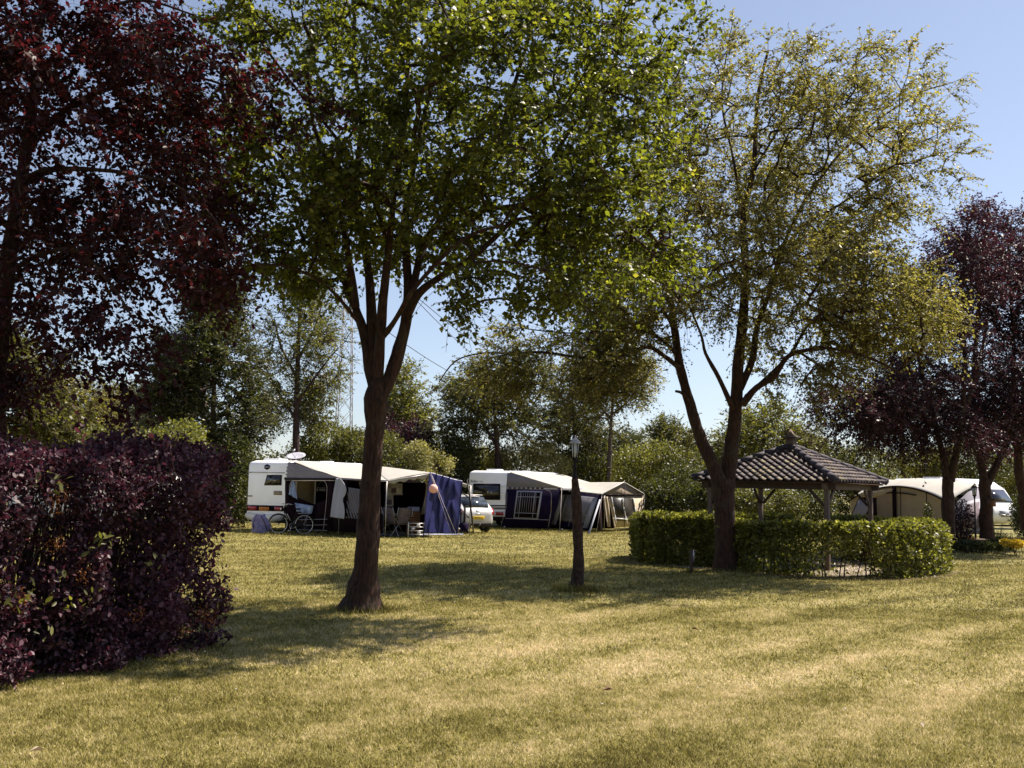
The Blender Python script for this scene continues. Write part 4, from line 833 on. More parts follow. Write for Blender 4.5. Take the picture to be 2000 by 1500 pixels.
# ------------------------------------------------------------------ campers' things
def caravan_body(name, root, L, W, z0, z1, r=.16, front=.35, m=None):
    """rounded box: profile in local x-z, extruded over local y"""
    pr = [(0, z0), (0, z1-r*1.2), (.04, z1-r*.5), (.12, z1-.05), (.30, z1), (L-front-.2, z1), (L-front*.5, z1-.10), (L-.12, z1-.45), (L, z1-1.0), (L, z0+.25), (L-.25, z0)]
    V = [(x, y, z) for y in (0, W) for (x, z) in pr]; k = len(pr)
    F = [list(range(k))[::-1], list(range(k, 2*k))]+[[i, (i+1) % k, (i+1) % k+k, i+k] for i in range(k)]
    o = npmesh(name, V, F, m or MAT['white'], root, world=False); b = o.modifiers.new('b', 'BEVEL'); b.width = .09; b.segments = 4; b.limit_method = 'ANGLE'; b.angle_limit = math.radians(50)
    return o
def panel(name, pts, a, b, m, parent, off=.012, th=.02, world_pts=False):
    """flat piece traced in a vertical plane through ground points a, b; off > 0 stands towards the camera"""
    pp = [Vector(p) for p in pts] if world_pts else [PLN(x, y, a, b) for x, y in pts]
    n = Vector((-(b[1]-a[1]), b[0]-a[0], 0)).normalized(); n = -n if n.dot(pp[0]-Vector((0, 0, CAMH))) > 0 else n
    mb = MB(); mb.poly([p+n*off for p in pp], th, n); return mb.build(name, m, parent)
def strip(name, pts, a, b, m, parent, r=.012, off=.03, closed=False):
    pp = [PLN(x, y, a, b) for x, y in pts]; n = Vector((-(b[1]-a[1]), b[0]-a[0], 0)).normalized(); n = -n if n.dot(pp[0]-Vector((0, 0, CAMH))) > 0 else n
    pp = [p+n*off for p in pp]; pp = pp+[pp[0]] if closed else pp
    mb = MB()
    for i in range(len(pp)-1): mb.tube([pp[i], pp[i+1]], r, 6)
    return mb.build(name, m, parent)
def cloth(name, TL, TR, BR, BL, m, parent, nu=24, nv=24, fn=None, th=.004):
    """fabric sheet between four corners; fn(u,v) -> displacement vector"""
    TL, TR, BR, BL = map(Vector, (TL, TR, BR, BL)); V = []
    for j in range(nv+1):
        for i in range(nu+1):
            u, v = i/nu, j/nv; p = TL*(1-u)*(1-v)+TR*u*(1-v)+BR*u*v+BL*(1-u)*v
            if fn: p = p+fn(u, v, p)
            V.append(p)
    F = [[j*(nu+1)+i, j*(nu+1)+i+1, (j+1)*(nu+1)+i+1, (j+1)*(nu+1)+i] for j in range(nv) for i in range(nu)]
    o = npmesh(name, V, F, m, parent, smooth=True); s = o.modifiers.new('t', 'SOLIDIFY'); s.thickness = th; return o
def NZ(p, s, k=0): return mnoise.noise(Vector((p[0]*s+k, p[1]*s, p[2]*s)))
def wheel(root, c, ax, R=.3, wd=.18):
    mb = MB(); ax = Vector(ax).normalized(); c = Vector(c); up = Vector((0, 0, 1)); s = up.cross(ax)
    pts = lambda off: c+ax*off
    ring = [(R*.62, -.5), (R*.93, -.5), (R, -.3), (R, .3), (R*.93, .5), (R*.62, .5)]; n = 28; V = []
    for (rr, o_) in ring:
        for k in range(n):
            a = 2*math.pi*k/n; V.append(c+ax*(o_*wd)+(s*math.cos(a)+up*math.sin(a))*rr)
    F = [[i*n+k, i*n+(k+1) % n, (i+1)*n+(k+1) % n, (i+1)*n+k] for i in range(5) for k in range(n)]
    mb.add(V, F); ty = mb.build('wheel', MAT['rubber'], root, world=False, smooth=True)
    mb = MB(); n = 20; V = [c+ax*(o_*wd)+(s*math.cos(2*math.pi*k/n)+up*math.sin(2*math.pi*k/n))*rr for (rr, o_) in ((R*.63, -.3), (R*.5, -.42), (.05, -.36), (.05, .36), (R*.5, .42), (R*.63, .3)) for k in range(n)]
    F = [[i*n+k, i*n+(k+1) % n, (i+1)*n+(k+1) % n, (i+1)*n+k] for i in range(5) for k in range(n)]
    mb.add(V, F); mb.build('rim', MAT['metal'], ty, world=False)
    return ty
UX, UY = Vector((.56, .83, 0)).normalized(), Vector((-.83, .56, 0)).normalized(); CRZ = math.atan2(UX.y, UX.x)

# --- first caravan
O1 = XY(557, 36.4); c1 = empty('caravan', O1, CRZ, 'white caravan with a satellite dish on its roof, left end of the campsite', 'caravan')
caravan_body('body', c1, 4.5, 2.12, .52, 2.60); a1, b1 = O1, O1+UY*2.12
mb = MB(); mb.box((2.2, 1.05, .42), (4.3, 1.9, .2)); mb.build('chassis', MAT['black'], c1, world=False)
for y in (.12, 2.0): wheel(c1, (2.3, y, .31), (0, 1, 0))
panel('window', [(522, 927.5), (551, 927.5), (550, 948), (516, 948)], a1, b1, MAT['black'], c1, .012, .03).modifiers.new('b', 'BEVEL').width = .02
panel('window_pane', [(525, 929.5), (549, 929.5), (548, 946), (519.5, 946)], a1, b1, MAT['glass_dark'], c1, .03, .02)
pts = [PLN(522, 912, a1, b1)]; c0 = pts[0]; mb = MB(); n_ = -UX
mb.poly([c0+UY*(.155*math.cos(t))+Vector((0, 0, .095*math.sin(t)))+n_*.01 for t in [i*math.pi/12 for i in range(24)]], .012, n_); em = mb.build('oval_badge', MAT['navy'], c1)
panel('badge_lettering', [(517.3, 913.0), (517.3, 911.3), (526.5, 911.3), (526.5, 913.0)], a1, b1, MAT['ltgrey'], em, .02, .006)
panel('gutter', [(485, 921.5), (556, 922.6), (556, 924.2), (485, 923.1)], a1, b1, MAT['metal'], c1, .01, .03)
panel('vent_grille', [(535, 958.5), (551, 959), (551, 967), (535, 966.5)], a1, b1, MAT['beige'], c1, .01, .02)
panel('grab_handle', [(486, 967.7), (493, 967.7), (493, 969.5), (486, 969.5)], a1, b1, MAT['black'], c1, .03, .04)
panel('light_bar', [(484, 986), (557, 988), (557, 998.5), (484, 997)], a1, b1, MAT['maroon'], c1, .02, .05)
for q in ([(486, 988), (503, 988.5), (503, 996), (486, 995.5)], [(538, 989.5), (552, 990), (552, 997), (538, 996.5)]): panel('tail_light', q, a1, b1, MAT['red'], c1, .05, .02)
pl = panel('number_plate', [(508, 990), (527, 990.5), (527, 997.5), (508, 997)], a1, b1, MAT['orange'], c1, .05, .012)
def face_mat(c, nrm, up=Vector((0, 0, 1))):
    z = Vector(nrm).normalized(); x = up.cross(z).normalized(); y = z.cross(x); m = Matrix.Identity(4)
    for i in range(3): m[i][0], m[i][1], m[i][2], m[i][3] = x[i], y[i], z[i], c[i]
    return m
text('plate_characters', '5-NB-74', .12, MAT['black'], pl, face_mat(PLN(517.5, 993.8, a1, b1)-UX*.058, -UX))
mb = MB(); V = []
for i in range(9):
    t = i/8; y = 2.1*t
mb.tube([(-.03, .15, .56), (-.10, .5, .50), (-.12, 1.05, .48), (-.10, 1.6, .50), (-.03, 1.98, .56)], [.12, .15, .16, .15, .12], 10); mb.build('bumper', MAT['offwhite'], c1, world=False, smooth=True)
mb = MB(); mb.box((.8, 1.45, 2.64), (.5, .7, .08)); mb.build('roof_hatch', MAT['white'], c1, world=False, bevel=.03)
mb = MB(); mb.box((3.2, 1.2, 2.63), (.4, .4, .07)); mb.build('roof_vent', MAT['white'], c1, world=False, bevel=.02)
mb = MB(); mb.tube([(.9, .55, 2.6), (.9, .55, 2.72)], .03, 8); ds = mb.build('dish_mast', MAT['metal'], c1, world=False)
V = []; nn_ = 20; cc = Vector((.9, .55, 2.74)); nrm = Vector((-.3, -.2, .95)).normalized(); e1 = nrm.cross(Vector((0, 1, .1))).normalized(); e2 = nrm.cross(e1)
for j in range(5):
    for k in range(nn_):
        a = 2*math.pi*k/nn_; rr_ = .38*j/4; V.append(cc+e1*(rr_*math.cos(a))+e2*(rr_*math.sin(a))*.9+nrm*(rr_*rr_*.45))
F = [[j*nn_+k, j*nn_+(k+1) % nn_, (j+1)*nn_+(k+1) % nn_, (j+1)*nn_+k] for j in range(4) for k in range(nn_)]
o = npmesh('dish', V, F, MAT['ltgrey'], ds, world=False, smooth=True); o.modifiers.new('s', 'SOLIDIFY').thickness = .01
mb = MB(); mb.tube([(.9, .55, 2.72), (.62, .45, 2.86), (.66, .42, 3.0)], .012, 6); mb.box((.66, .42, 3.0), (.07, .07, .07)); mb.build('dish_arm', MAT['metal'], ds, world=False)
# side wall inside the awning: door, cream panels, curtain
s1a, s1b = O1, O1+UX*4.4
for nm, x0, x1, z0, z1, m_ in (('side_panel', .5, 1.35, .62, 2.3, 'cream'), ('door', 1.45, 2.05, .5, 2.35, 'maroon'), ('side_panel', 2.15, 4.0, .62, 1.15, 'cream'), ('side_window', 2.2, 3.9, 1.2, 2.1, 'glass_dark')):
    mb = MB(); mb.box(((x0+x1)/2, -.012, (z0+z1)/2), (x1-x0, .02, z1-z0)); mb.build(nm, MAT[m_], c1, world=False)

# --- awning and porch of the first caravan
A1 = XY(661, 34.9); B1 = XY(752, 34.25); C1 = XY(838, 35.0); D1_ = XY(917, 35.9)
Pt = O1+Vector((0, 0, 2.56)); Rt = O1+UX*4.3+Vector((0, 0, 2.56)); At = A1+Vector((0, 0, 1.98)); Bt = B1+Vector((0, 0, 1.93)); Ct = C1+Vector((0, 0, 2.24)); Dt = D1_+Vector((0, 0, 1.83))
aw = empty('awning', (A1.x, A1.y, 0), 0, 'pale grey fabric awning with an open porch on the side of the first caravan', 'awning')
def rf(u, v, p):
    e = math.sin(math.pi*v); return Vector((0, 0, -.05*e*math.sin(math.pi*u)+.035*math.sin(u*60+v*9)*max(0, 1-u*4.2)*(1-v)+.010*NZ(p, 3)+.006*math.sin(u*90+3*v)*e))
cloth('roof', Pt+Vector((0, 0, .03)), Rt, Bt+(Ct-Bt)*.0, At, MAT['roof_cloth'], aw, 60, 26, rf)
V = [Rt, Ct, Bt]; cloth('roof_gusset', Rt, Rt+(Ct-Rt)*.02, Ct, Bt, MAT['roof_cloth'], aw, 20, 22, lambda u, v, p: Vector((0, 0, .02*math.sin(math.pi*u)*v+.006*NZ(p, 4))))
R2 = Rt+Vector((2.0, .6, -.5)); cloth('porch_roof_side', Rt, R2, Dt, Ct, MAT['roof_cloth'], aw, 20, 22, lambda u, v, p: Vector((0, 0, -.03*math.sin(math.pi*u)+.006*NZ(p, 4))))
def wr(u, v, p):
    n = Vector((-.54, -.84, 0)); return n*(.035*math.sin((u*1.4-v*.9)*34)*max(0, 1-u*1.35)*(1-v*.5)+.012*NZ(p, 5))
# rear gable: wrinkled grey triangle under the roof edge, dark wall with an arched opening, poles
g0, g1 = O1, A1
cloth('gable_cloth', Pt, At+(Pt-At)*.004, PLN(661, 935, g0, g1), PLN(557, 933.5, g0, g1), MAT['grey_cloth'], aw, 40, 16, wr)
panel('valance', [(556, 933), (663, 934), (661, 937.5), (558, 938)], g0, g1, MAT['black'], aw, .03, .02)
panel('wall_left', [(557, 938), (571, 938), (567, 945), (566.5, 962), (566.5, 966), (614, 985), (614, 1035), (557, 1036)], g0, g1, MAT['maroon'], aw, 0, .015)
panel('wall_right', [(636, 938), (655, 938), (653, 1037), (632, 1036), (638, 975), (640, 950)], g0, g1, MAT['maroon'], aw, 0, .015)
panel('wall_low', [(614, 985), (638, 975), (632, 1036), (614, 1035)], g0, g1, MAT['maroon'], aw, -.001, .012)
strip('opening_piping', [(566.5, 962), (566.8, 948), (570, 941), (574, 939), (634, 939), (638, 944), (640, 952), (639, 975), (636, 1005), (633, 1034)], g0, g1, MAT['rope'], aw, .009)
strip('head_rail', [(557, 937.8), (655, 938.6)], g0, g1, MAT['rope'], aw, .011)
for (y0, y1) in ((1015, 1014), (1026, 1025), (1034.5, 1036)):
    strip('ground_rail', [(585, y0), (641, y1)], g0, g1, MAT['metal'], aw, .009, .05)
# cloths hanging in the opening
cloth('hung_sheet', PLN(572, 940, g0, g1), PLN(577, 940, g0, g1), PLN(583, 976, g0, g1), PLN(565, 965, g0, g1), MAT['denim'], aw, 12, 14, lambda u, v, p: Vector((-.5, -.8, 0))*(.03+.03*math.sin(u*14)))
# curtain flap
cloth('curtain_flap', PLN(656, 934, g0, g1)+Vector((.02, -.1, 0)), PLN(665, 934, g0, g1)+Vector((.02, -.1, 0)), P(671, 1013.5, 34.4), P(645, 1009.5, 34.6), MAT['ltgrey'], aw, 14, 24,
      lambda u, v, p: Vector((.8, -.2, 0))*(.22*math.sin(math.pi*min(1, v*1.9))*u if v < .55 else .06*math.sin((v-.52)*6)*u)+Vector((-.4, -.8, 0))*.025*math.sin(u*9+v*3))
f0, f1 = A1, B1
panel('front_skirt', [(652, 1000), (748, 1004), (748, 1043), (650, 1038)], f0, f1, MAT['maroon'], aw, 0, .015)
panel('front_header', [(664, 935), (706, 936), (706, 941), (664, 940)], f0, f1, MAT['maroon'], aw, 0, .015)
panel('front_post_cloth', [(672, 938), (680, 940), (682, 1010), (670, 1010)], f0, f1, MAT['maroon'], aw, .01, .015)
cloth('mesh_window', PLN(680, 952, f0, f1), PLN(708, 956, f0, f1), PLN(708, 1014, f0, f1), PLN(677, 1012, f0, f1), MAT['grey_cloth'], aw, 30, 30, lambda u, v, p: Vector((-.4, -.9, 0))*(.05*math.sin((u*1.2-v*.8)*30)+.03*NZ(p, 9)))
panel('inner_wall', [(686, 938), (706, 938), (706, 960), (690, 955)], f0, f1, MAT['cream'], aw, -.5, .02)
for (p_, zt) in ((B1, 1.93), (C1+Vector((-.02, 0, 0)), 2.24), (D1_, 1.83), (A1, 1.95)):
    mb = MB(); mb.tube([p_+Vector((0, 0, 0)), p_+Vector((0, 0, zt-.02))], .016, 8); mb.build('pole', MAT['metal'], aw)
def val(u, v, p): return Vector((.0, 0, .03*math.sin(u*28)*v))
cloth('front_valance', Bt, Ct, Ct+Vector((0, 0, -.13)), Bt+Vector((0, 0, -.13)), MAT['roof_cloth'], aw, 30, 4, val)
cloth('front_valance', Ct, Dt, Dt+Vector((0, 0, -.12)), Ct+Vector((0, 0, -.12)), MAT['roof_cloth'], aw, 30, 4, val)
mb = MB()
for q, k_ in ((At, Bt), (Bt, Ct), (Ct, Dt)): mb.tube([q+Vector((0, 0, -.03)), k_+Vector((0, 0, -.03))], .014, 6)
mb.build('eave_pole', MAT['metal'], aw)
mb = MB(); mb.tube([C1+Vector((.02, -.1, 2.2)), PLN(892, 1046, XY(838, 34.4), XY(900, 34.4))], .006, 4); mb.tube([Ct, P(870, 1040, 34.2)+Vector((.2, -.1, 0))], .004, 4); mb.tube([Dt, G(926, 1042)], .004, 4); mb.build('guy_line', MAT['rope'], aw)
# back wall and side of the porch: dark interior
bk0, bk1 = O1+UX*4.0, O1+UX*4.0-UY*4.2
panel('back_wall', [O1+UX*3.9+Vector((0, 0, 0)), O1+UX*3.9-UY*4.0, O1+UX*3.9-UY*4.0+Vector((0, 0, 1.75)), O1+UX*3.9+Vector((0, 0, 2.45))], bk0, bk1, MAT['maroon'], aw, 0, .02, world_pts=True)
cloth('beige_drape', P(832, 933, 35.3), P(836, 933, 35.2), P(829, 1004, 35.2), P(821, 1006, 35.5), MAT['beige'], aw, 10, 18, lambda u, v, p: Vector((1, 0, 0))*(.02*math.sin(u*12+v*3))+Vector((.06*math.sin(math.pi*v), 0, 0)))
# patterned cloth hanging inside
cp = cloth('patterned_cloth', P(752, 944, 36.2), P(786, 944, 36.2), P(786, 967, 36.2), P(752, 967, 36.2), MAT['cloth_pat'], None, 12, 10, lambda u, v, p: Vector((0, 1, 0))*.03*math.sin(u*16)); tag(cp, 'grey patchwork cloth with dark squares hanging inside the porch', 'curtain')
cloth('lower_half', P(752, 967, 36.2), P(768, 967, 36.2), P(768, 990, 36.2), P(752, 990, 36.2), MAT['cloth_pat'], None, 8, 10, lambda u, v, p: Vector((0, 1, 0))*.03*math.sin(u*8))
lh = bpy.data.objects['lower_half']; lh.parent = cp; lh.location = Vector(lh.location)-Vector(cp.location)
# blue tarpaulin
def tarp(u, v, p):
    n = Vector((-.5, -.86, 0)); s = 0
    for (cu, wd, dp) in ((.28, .20, .55), (.74, .22, .35), (.74, .2, .72)):
        e = (u-cu)/wd; s += .11*math.exp(-((v-dp+.28*(1-e*e))*11)**2)*max(0, 1-e*e)
    return n*(s+.07*math.sin(u*15+1.2*math.sin(v*4))*v+.04*math.sin(u*31+2*v)+.03*NZ(p, 3))
tq = cloth('tarpaulin', P(839, 922, 34.95), P(903, 939.5, 35.6), P(897, 1043, 35.5), P(828, 1041, 34.6), MAT['blue_tarp'], None, 60, 60, tarp); tag(tq, 'creased royal blue tarpaulin hung as a wall beside the porch', 'tarpaulin')
# paper lantern
LB = P(846.5, 954.5, 34.6); lan = empty('paper_lantern', (LB.x, LB.y, LB.z-.16), 0, 'round pink paper lantern hanging before the blue tarpaulin', 'lantern')
mb = MB(); pr = [(.155*math.sin(math.pi*i/22)*(1+.012*(i % 2)), .155-.155*math.cos(math.pi*i/22)*1.0-.155+.16) for i in range(1, 22)]; mb.lathe((0, 0, 0), pr, 24); mb.build('shade', MAT['pink'], lan, world=False)
mb = MB(); mb.tube([(0, 0, .31), (-.05, 0, .58)], .004, 4); mb.tube([(0.02, 0, .31), (-.13, .05, .66)], .004, 4); mb.build('string', MAT['rope'], lan, world=False)
# ground sheet
mb = MB(); q = [G(742, 1047), G(905, 1045.5), G(905, 1038), G(748, 1036)]; mb.poly([p_+Vector((0, 0, .025)) for p_ in q], .012); tag(mb.build('groundsheet', MAT['plastic_blue']), 'pale blue groundsheet spread under the porch', 'groundsheet')
# folding chairs and table inside
def chair(x, d, rz, lb, s=1.0):
    p_ = XY(x, d); t = empty('camping_chair', p_, rz, lb, 'chair', 'folding camping chairs in the porch')
    o = cloth('backrest', (-.24, .22, 1.0), (.24, .22, 1.0), (.24, .05, .45), (-.24, .05, .45), MAT['chairf'], None, 6, 8, lambda u, v, p: Vector((0, .05*math.sin(math.pi*u), 0)), .02); o.parent = t; o.location = Vector(o.location)
    o = cloth('seat', (-.24, .05, .44), (.24, .05, .44), (.24, -.42, .47), (-.24, -.42, .47), MAT['chairf'], None, 6, 6, lambda u, v, p: Vector((0, 0, -.03*math.sin(math.pi*u))), .02); o.parent = t
    for sx in (-.27, .27):
        mb = MB(); mb.tube([(sx, -.4, 0), (sx, .12, .66), (sx, .26, 1.02)], .012, 6); mb.build('leg', MAT['metal'], t, world=False)
        mb = MB(); mb.tube([(sx, .35, 0), (sx, -.1, .46), (sx, -.4, .47)], .012, 6); mb.build('leg', MAT['metal'], t, world=False)
        mb = MB(); mb.box((sx, -.08, .67), (.05, .46, .025)); mb.build('armrest', MAT['black'], t, world=False)
    return t
chair(764, 35.0, 2.5, 'faded camping chair at the left of the porch, its back turned to the lawn')
chair(786, 35.0, 3.6, 'faded camping chair standing right of the other one in the porch')
tb = empty('camping_table', XY(780, 35.9), .1, 'folding table behind the chairs in the porch, crockery on it', 'table')
mb = MB(); mb.box((0, 0, .72), (1.1, .6, .03)); mb.build('tabletop', MAT['brown'], tb, world=False)
for sx in (-.5, .5):
    for sy in (-.25, .25): mb = MB(); mb.tube([(sx, sy, 0), (sx, sy, .71)], .014, 6); mb.build('leg', MAT['metal'], tb, world=False)
tq_ = XY(780, 35.9); mb = MB(); mb.lathe((tq_.x-.2, tq_.y-.1, .736), [(.09, 0), (.12, .03), (.12, .035)], 14); tag(mb.build('plate', MAT['tincup']), 'white plate on the folding table in the porch', 'plate')
mb = MB(); mb.lathe((tq_.x+.12, tq_.y-.12, .736), [(.035, 0), (.035, .12), (.015, .16), (.015, .19)], 10); tag(mb.build('bottle', MAT['beige']), 'small pale bottle standing on the folding table', 'bottle')
cb = XY(806, 35.2); cab = empty('camping_cupboard', cb, .15, 'dark slatted camping cupboard with a blue box on top, right in the porch', 'cupboard')
mb = MB()
for i in range(9): mb.box((0, -.2, .12+i*.085), (.46, .02, .06))
mb.box((-.22, 0, .45), (.03, .4, .8)); mb.box((.22, 0, .45), (.03, .4, .8)); mb.box((0, .19, .45), (.44, .02, .8)); mb.box((0, 0, .86), (.5, .44, .03)); mb.build('carcass', MAT['brown'], cab, world=False)
mb = MB(); mb.box((cb.x, cb.y, .96), (.42, .32, .16), .15); tag(mb.build('storage_box', MAT['plastic_blue'], bevel=.02), 'dull blue storage box on top of the slatted cupboard', 'box')
rk = XY(812, 34.35); rack = empty('shoe_rack', rk, .05, 'low wire rack with white corner caps near the porch entrance', 'rack')
mb = MB()
for z in (.12, .25, .38, .5):
    for y in (-.12, 0, .12): mb.tube([(-.26, y, z), (.26, y, z)], .007, 5)
mb.build('shelves', MAT['metal'], rack, world=False)
for sx in (-.26, .26):
    for sy in (-.13, .13):
        mb = MB(); mb.tube([(sx, sy, 0), (sx, sy, .54)], .012, 6); mb.build('leg', MAT['tincup'] if sx < 0 else MAT['black'], rack, world=False)
for i, (dx, z) in enumerate(((-.1, .26), (.08, .39), (.1, .13))):
    mb = MB(); mb.lathe((rk.x+dx, rk.y-.02, z), [(.05, 0), (.07, .05), (.045, .09)], 10); tag(mb.build('shoe', MAT['tincup'] if i else MAT['ltgrey']), ['pale grey shoe on the second shelf of the wire rack', 'white shoe on the third shelf of the wire rack', 'white shoe on the bottom shelf of the wire rack'][i], 'shoe')
# standpipe like pole with hook at the porch corner
p_ = G(746, 1046); tt = empty('tap_post', p_, 0, 'pale post with a crossbar hook standing by the porch corner', 'post')
mb = MB(); mb.lathe((0, 0, 0), [(.09, 0), (.06, .06), (.045, .1), (.04, .82), (.03, .86)], 10); mb.build('post_tube', MAT['ltgrey'], tt, world=False)
mb = MB(); mb.tube([(-.09, 0, .80), (0, 0, .88), (.10, 0, .92)], .014, 6); mb.build('hook', MAT['metal'], tt, world=False)
# garden figure
p_ = G(841, 1043); gn = empty('garden_figure', p_, 0, 'small white and green garden figure at the foot of the porch pole', 'statue')
mb = MB(); mb.lathe((0, 0, 0), [(.10, 0), (.11, .04), (.07, .06)], 12); mb.build('base', MAT['stump'], gn, world=False)
figm = mat('figure_white_green', (.72, .75, .70), .5, c2=(.20, .42, .36), scale=9)
mb = MB(); mb.lathe((0, 0, .06), [(.07, 0), (.10, .06), (.10, .14), (.075, .2), (.05, .23)], 14); mb.tube([(-.08, 0, .25), (-.13, -.05, .16), (-.06, -.1, .12)], [.03, .028, .02], 7); mb.tube([(.08, 0, .25), (.13, -.05, .17), (.06, -.1, .13)], [.03, .028, .02], 7); mb.build('body', figm, gn, world=False, smooth=True)
mb = MB(); mb.lathe((-.01, 0, .28), [(.03, 0), (.065, .03), (.07, .07), (.055, .11), (.03, .14), (.008, .2)], 14); mb.build('head', MAT['tincup'], gn, world=False, smooth=True)

# --- bicycle
bkp = XY(568, 35.5); bi = empty('bicycle', bkp, math.radians(-4), 'dark city bicycle with chrome handlebars leaning before the first caravan', 'bicycle')
wx = .46; R_ = .335
for s_, x_ in ((-1, -wx), (1, wx)):
    mb = MB(); mb.torus((x_, 0, R_), (1, 0, 0), (0, 0, 1), R_, .017); ty = mb.build('wheel', MAT['rubber'], bi, world=False, smooth=True)
    mb = MB(); mb.torus((x_, 0, R_), (1, 0, 0), (0, 0, 1), R_-.022, .011); mb.build('rim', MAT['silver'], ty, world=False, smooth=True)
    mb = MB()
    for k_ in range(16): an = 2*math.pi*k_/16; mb.tube([(x_, .02*(-1)**k_, R_), (x_+math.cos(an)*(R_-.02), 0, R_+math.sin(an)*(R_-.02))], .0022, 3)
    mb.tube([(x_, -.05, R_), (x_, .05, R_)], .02, 8); mb.build('spokes', MAT['silver'], ty, world=False)
    mb = MB(); mb.tube([(x_+math.cos(t)*(R_+.03), 0, R_+math.sin(t)*(R_+.03)) for t in [math.radians(a_) for a_ in (range(20, 161, 14) if s_ < 0 else range(10, 151, 14))]], .016, 6); mb.build('mudguard', MAT['black'], bi, world=False)
mb = MB(); bbk = (.03, 0, .28); hd_ = (-.27, 0, .82); st_ = (.17, 0, .78)
mb.tube([(-.245, 0, .72), bbk], .018, 8); mb.tube([(-.27, 0, .80), (.05, 0, .40)], .016, 8); mb.tube([bbk, st_], .016, 8); mb.tube([bbk, (wx, .04, R_)], .011, 6); mb.tube([(.14, 0, .66), (wx, .04, R_)], .010, 6); mb.tube([(-.285, 0, .86), (-.24, 0, .66)], .022, 8)
mb.build('frame', MAT['black'], bi, world=False, smooth=True)
mb = MB(); mb.tube([(-.16, -.03, .70), (-.02, -.03, .46)], .012, 6); mb.tube([(-.235, -.03, .72), (-.13, -.03, .52)], .009, 6); mb.build('frame_stripe', MAT['tincup'], bi, world=False)
mb = MB(); mb.tube([(-.24, .05, .66), (-.34, .05, .45), (-wx, .05, R_)], .011, 6); mb.tube([(-.24, -.05, .66), (-.34, -.05, .45), (-wx, -.05, R_)], .011, 6); mb.build('fork', MAT['black'], bi, world=False)
mb = MB(); mb.tube([(-.285, 0, .86), (-.31, 0, 1.02)], .012, 6); mb.tube([(-.06, -.26, 1.02), (-.20, -.26, 1.04), (-.32, -.12, 1.05), (-.32, .12, 1.05), (-.20, .26, 1.04), (-.06, .26, 1.02)], .012, 8); mb.tube([(-.20, -.26, 1.03), (-.22, -.22, .98), (-.10, -.24, .97)], .007, 5); mb.build('handlebar', MAT['silver'], bi, world=False, smooth=True)
mb = MB(); mb.tube([(-.06, -.26, 1.02), (.06, -.26, 1.0)], .018, 8); mb.tube([(-.06, .26, 1.02), (.06, .26, 1.0)], .018, 8); mb.build('grips', MAT['black'], bi, world=False)
mb = MB(); mb.tube([(-.36, 0, .86), (-.41, 0, .86)], [.035, .045], 10); mb.build('headlamp', MAT['silver'], bi, world=False)
mb = MB(); mb.add([(.04, 0, .90), (.14, -.07, .89), (.30, -.10, .91), (.32, 0, .92), (.30, .10, .91), (.14, .07, .89), (.06, 0, .86), (.28, -.07, .85), (.28, .07, .85)], [[0, 1, 2, 3, 4, 5], [0, 6, 7, 2, 1], [0, 5, 4, 8, 6], [2, 7, 8, 4, 3], [6, 8, 7]]); mb.build('saddle', MAT['black'], bi, world=False, bevel=.02)
mb = MB(); mb.tube([st_, (.19, 0, .87)], .012, 6); mb.build('seat_post', MAT['silver'], bi, world=False)
mb = MB()
for y_ in (-.07, 0, .07): mb.tube([(.24, y_, .72), (.66, y_, .72)], .007, 5)
mb.tube([(.60, -.07, .72), (wx, -.06, R_)], .006, 5); mb.tube([(.60, .07, .72), (wx, .06, R_)], .006, 5); mb.tube([(.30, -.07, .72), (.30, .07, .72)], .006, 5); mb.tube([(.64, -.07, .72), (.64, .07, .72)], .006, 5); mb.build('carrier', MAT['metal'], bi, world=False)
mb = MB(); mb.torus(bbk, (1, 0, 0), (0, 0, 1), .09, .006, 20, 4); mb.tube([(.03, -.06, .28), (-.02, -.07, .12)], .010, 6); mb.tube([(.03, .06, .28), (.08, .07, .44)], .010, 6); mb.box((-.02, -.11, .12), (.09, .08, .02)); mb.box((.08, .11, .44), (.09, .08, .02)); mb.build('crankset', MAT['silver'], bi, world=False)
mb = MB(); mb.box((.22, -.045, .31), (.5, .02, .09)); mb.build('chain_guard', MAT['black'], bi, world=False, bevel=.01)
mb = MB(); mb.tube([(.10, .04, .26), (.16, .20, .02)], .009, 6); mb.build('kickstand', MAT['metal'], bi, world=False)
# blue cloth over a chair back in the opening, bag under the caravan
o = cloth('draped_cloth', PLN(578, 982, g0, g1)+Vector((0, -.2, 0)), PLN(614, 988, g0, g1)+Vector((0, -.2, 0)), PLN(610, 1004, g0, g1)+Vector((0, -.2, 0)), PLN(582, 999, g0, g1)+Vector((0, -.2, 0)), MAT['denim'], None, 20, 12, lambda u, v, p: Vector((0, -1, 0))*(.04*math.sin(u*17)+.05*NZ(p, 5))+Vector((0, 0, .06*NZ(p, 4, 3)*v))); tag(o, 'blue and white cloth draped over the rail behind the bicycle saddle', 'cloth')
bgp = XY(508, 35.6); mb = MB(); V = []
for j in range(10):
    for k_ in range(18):
        a = 2*math.pi*k_/18; t = j/9; rr_ = (.30+.06*math.sin(a*3+t*4))*(1-.42*t**2)*(.85+.2*math.sin(math.pi*t)); V.append(bgp+Vector((math.cos(a)*rr_*1.15, math.sin(a)*rr_*.6, t*.62+.05*math.sin(a*2)*t)))
F = [[j*18+k_, j*18+(k_+1) % 18, (j+1)*18+(k_+1) % 18, (j+1)*18+k_] for j in range(9) for k_ in range(18)]+[[9*18+k_ for k_ in range(18)]]
bag = npmesh('laundry_bag', V, F, MAT['navy_shirt'], None, smooth=True); tag(bag, 'slumped lilac grey bag on the grass below the caravan number plate', 'bag')
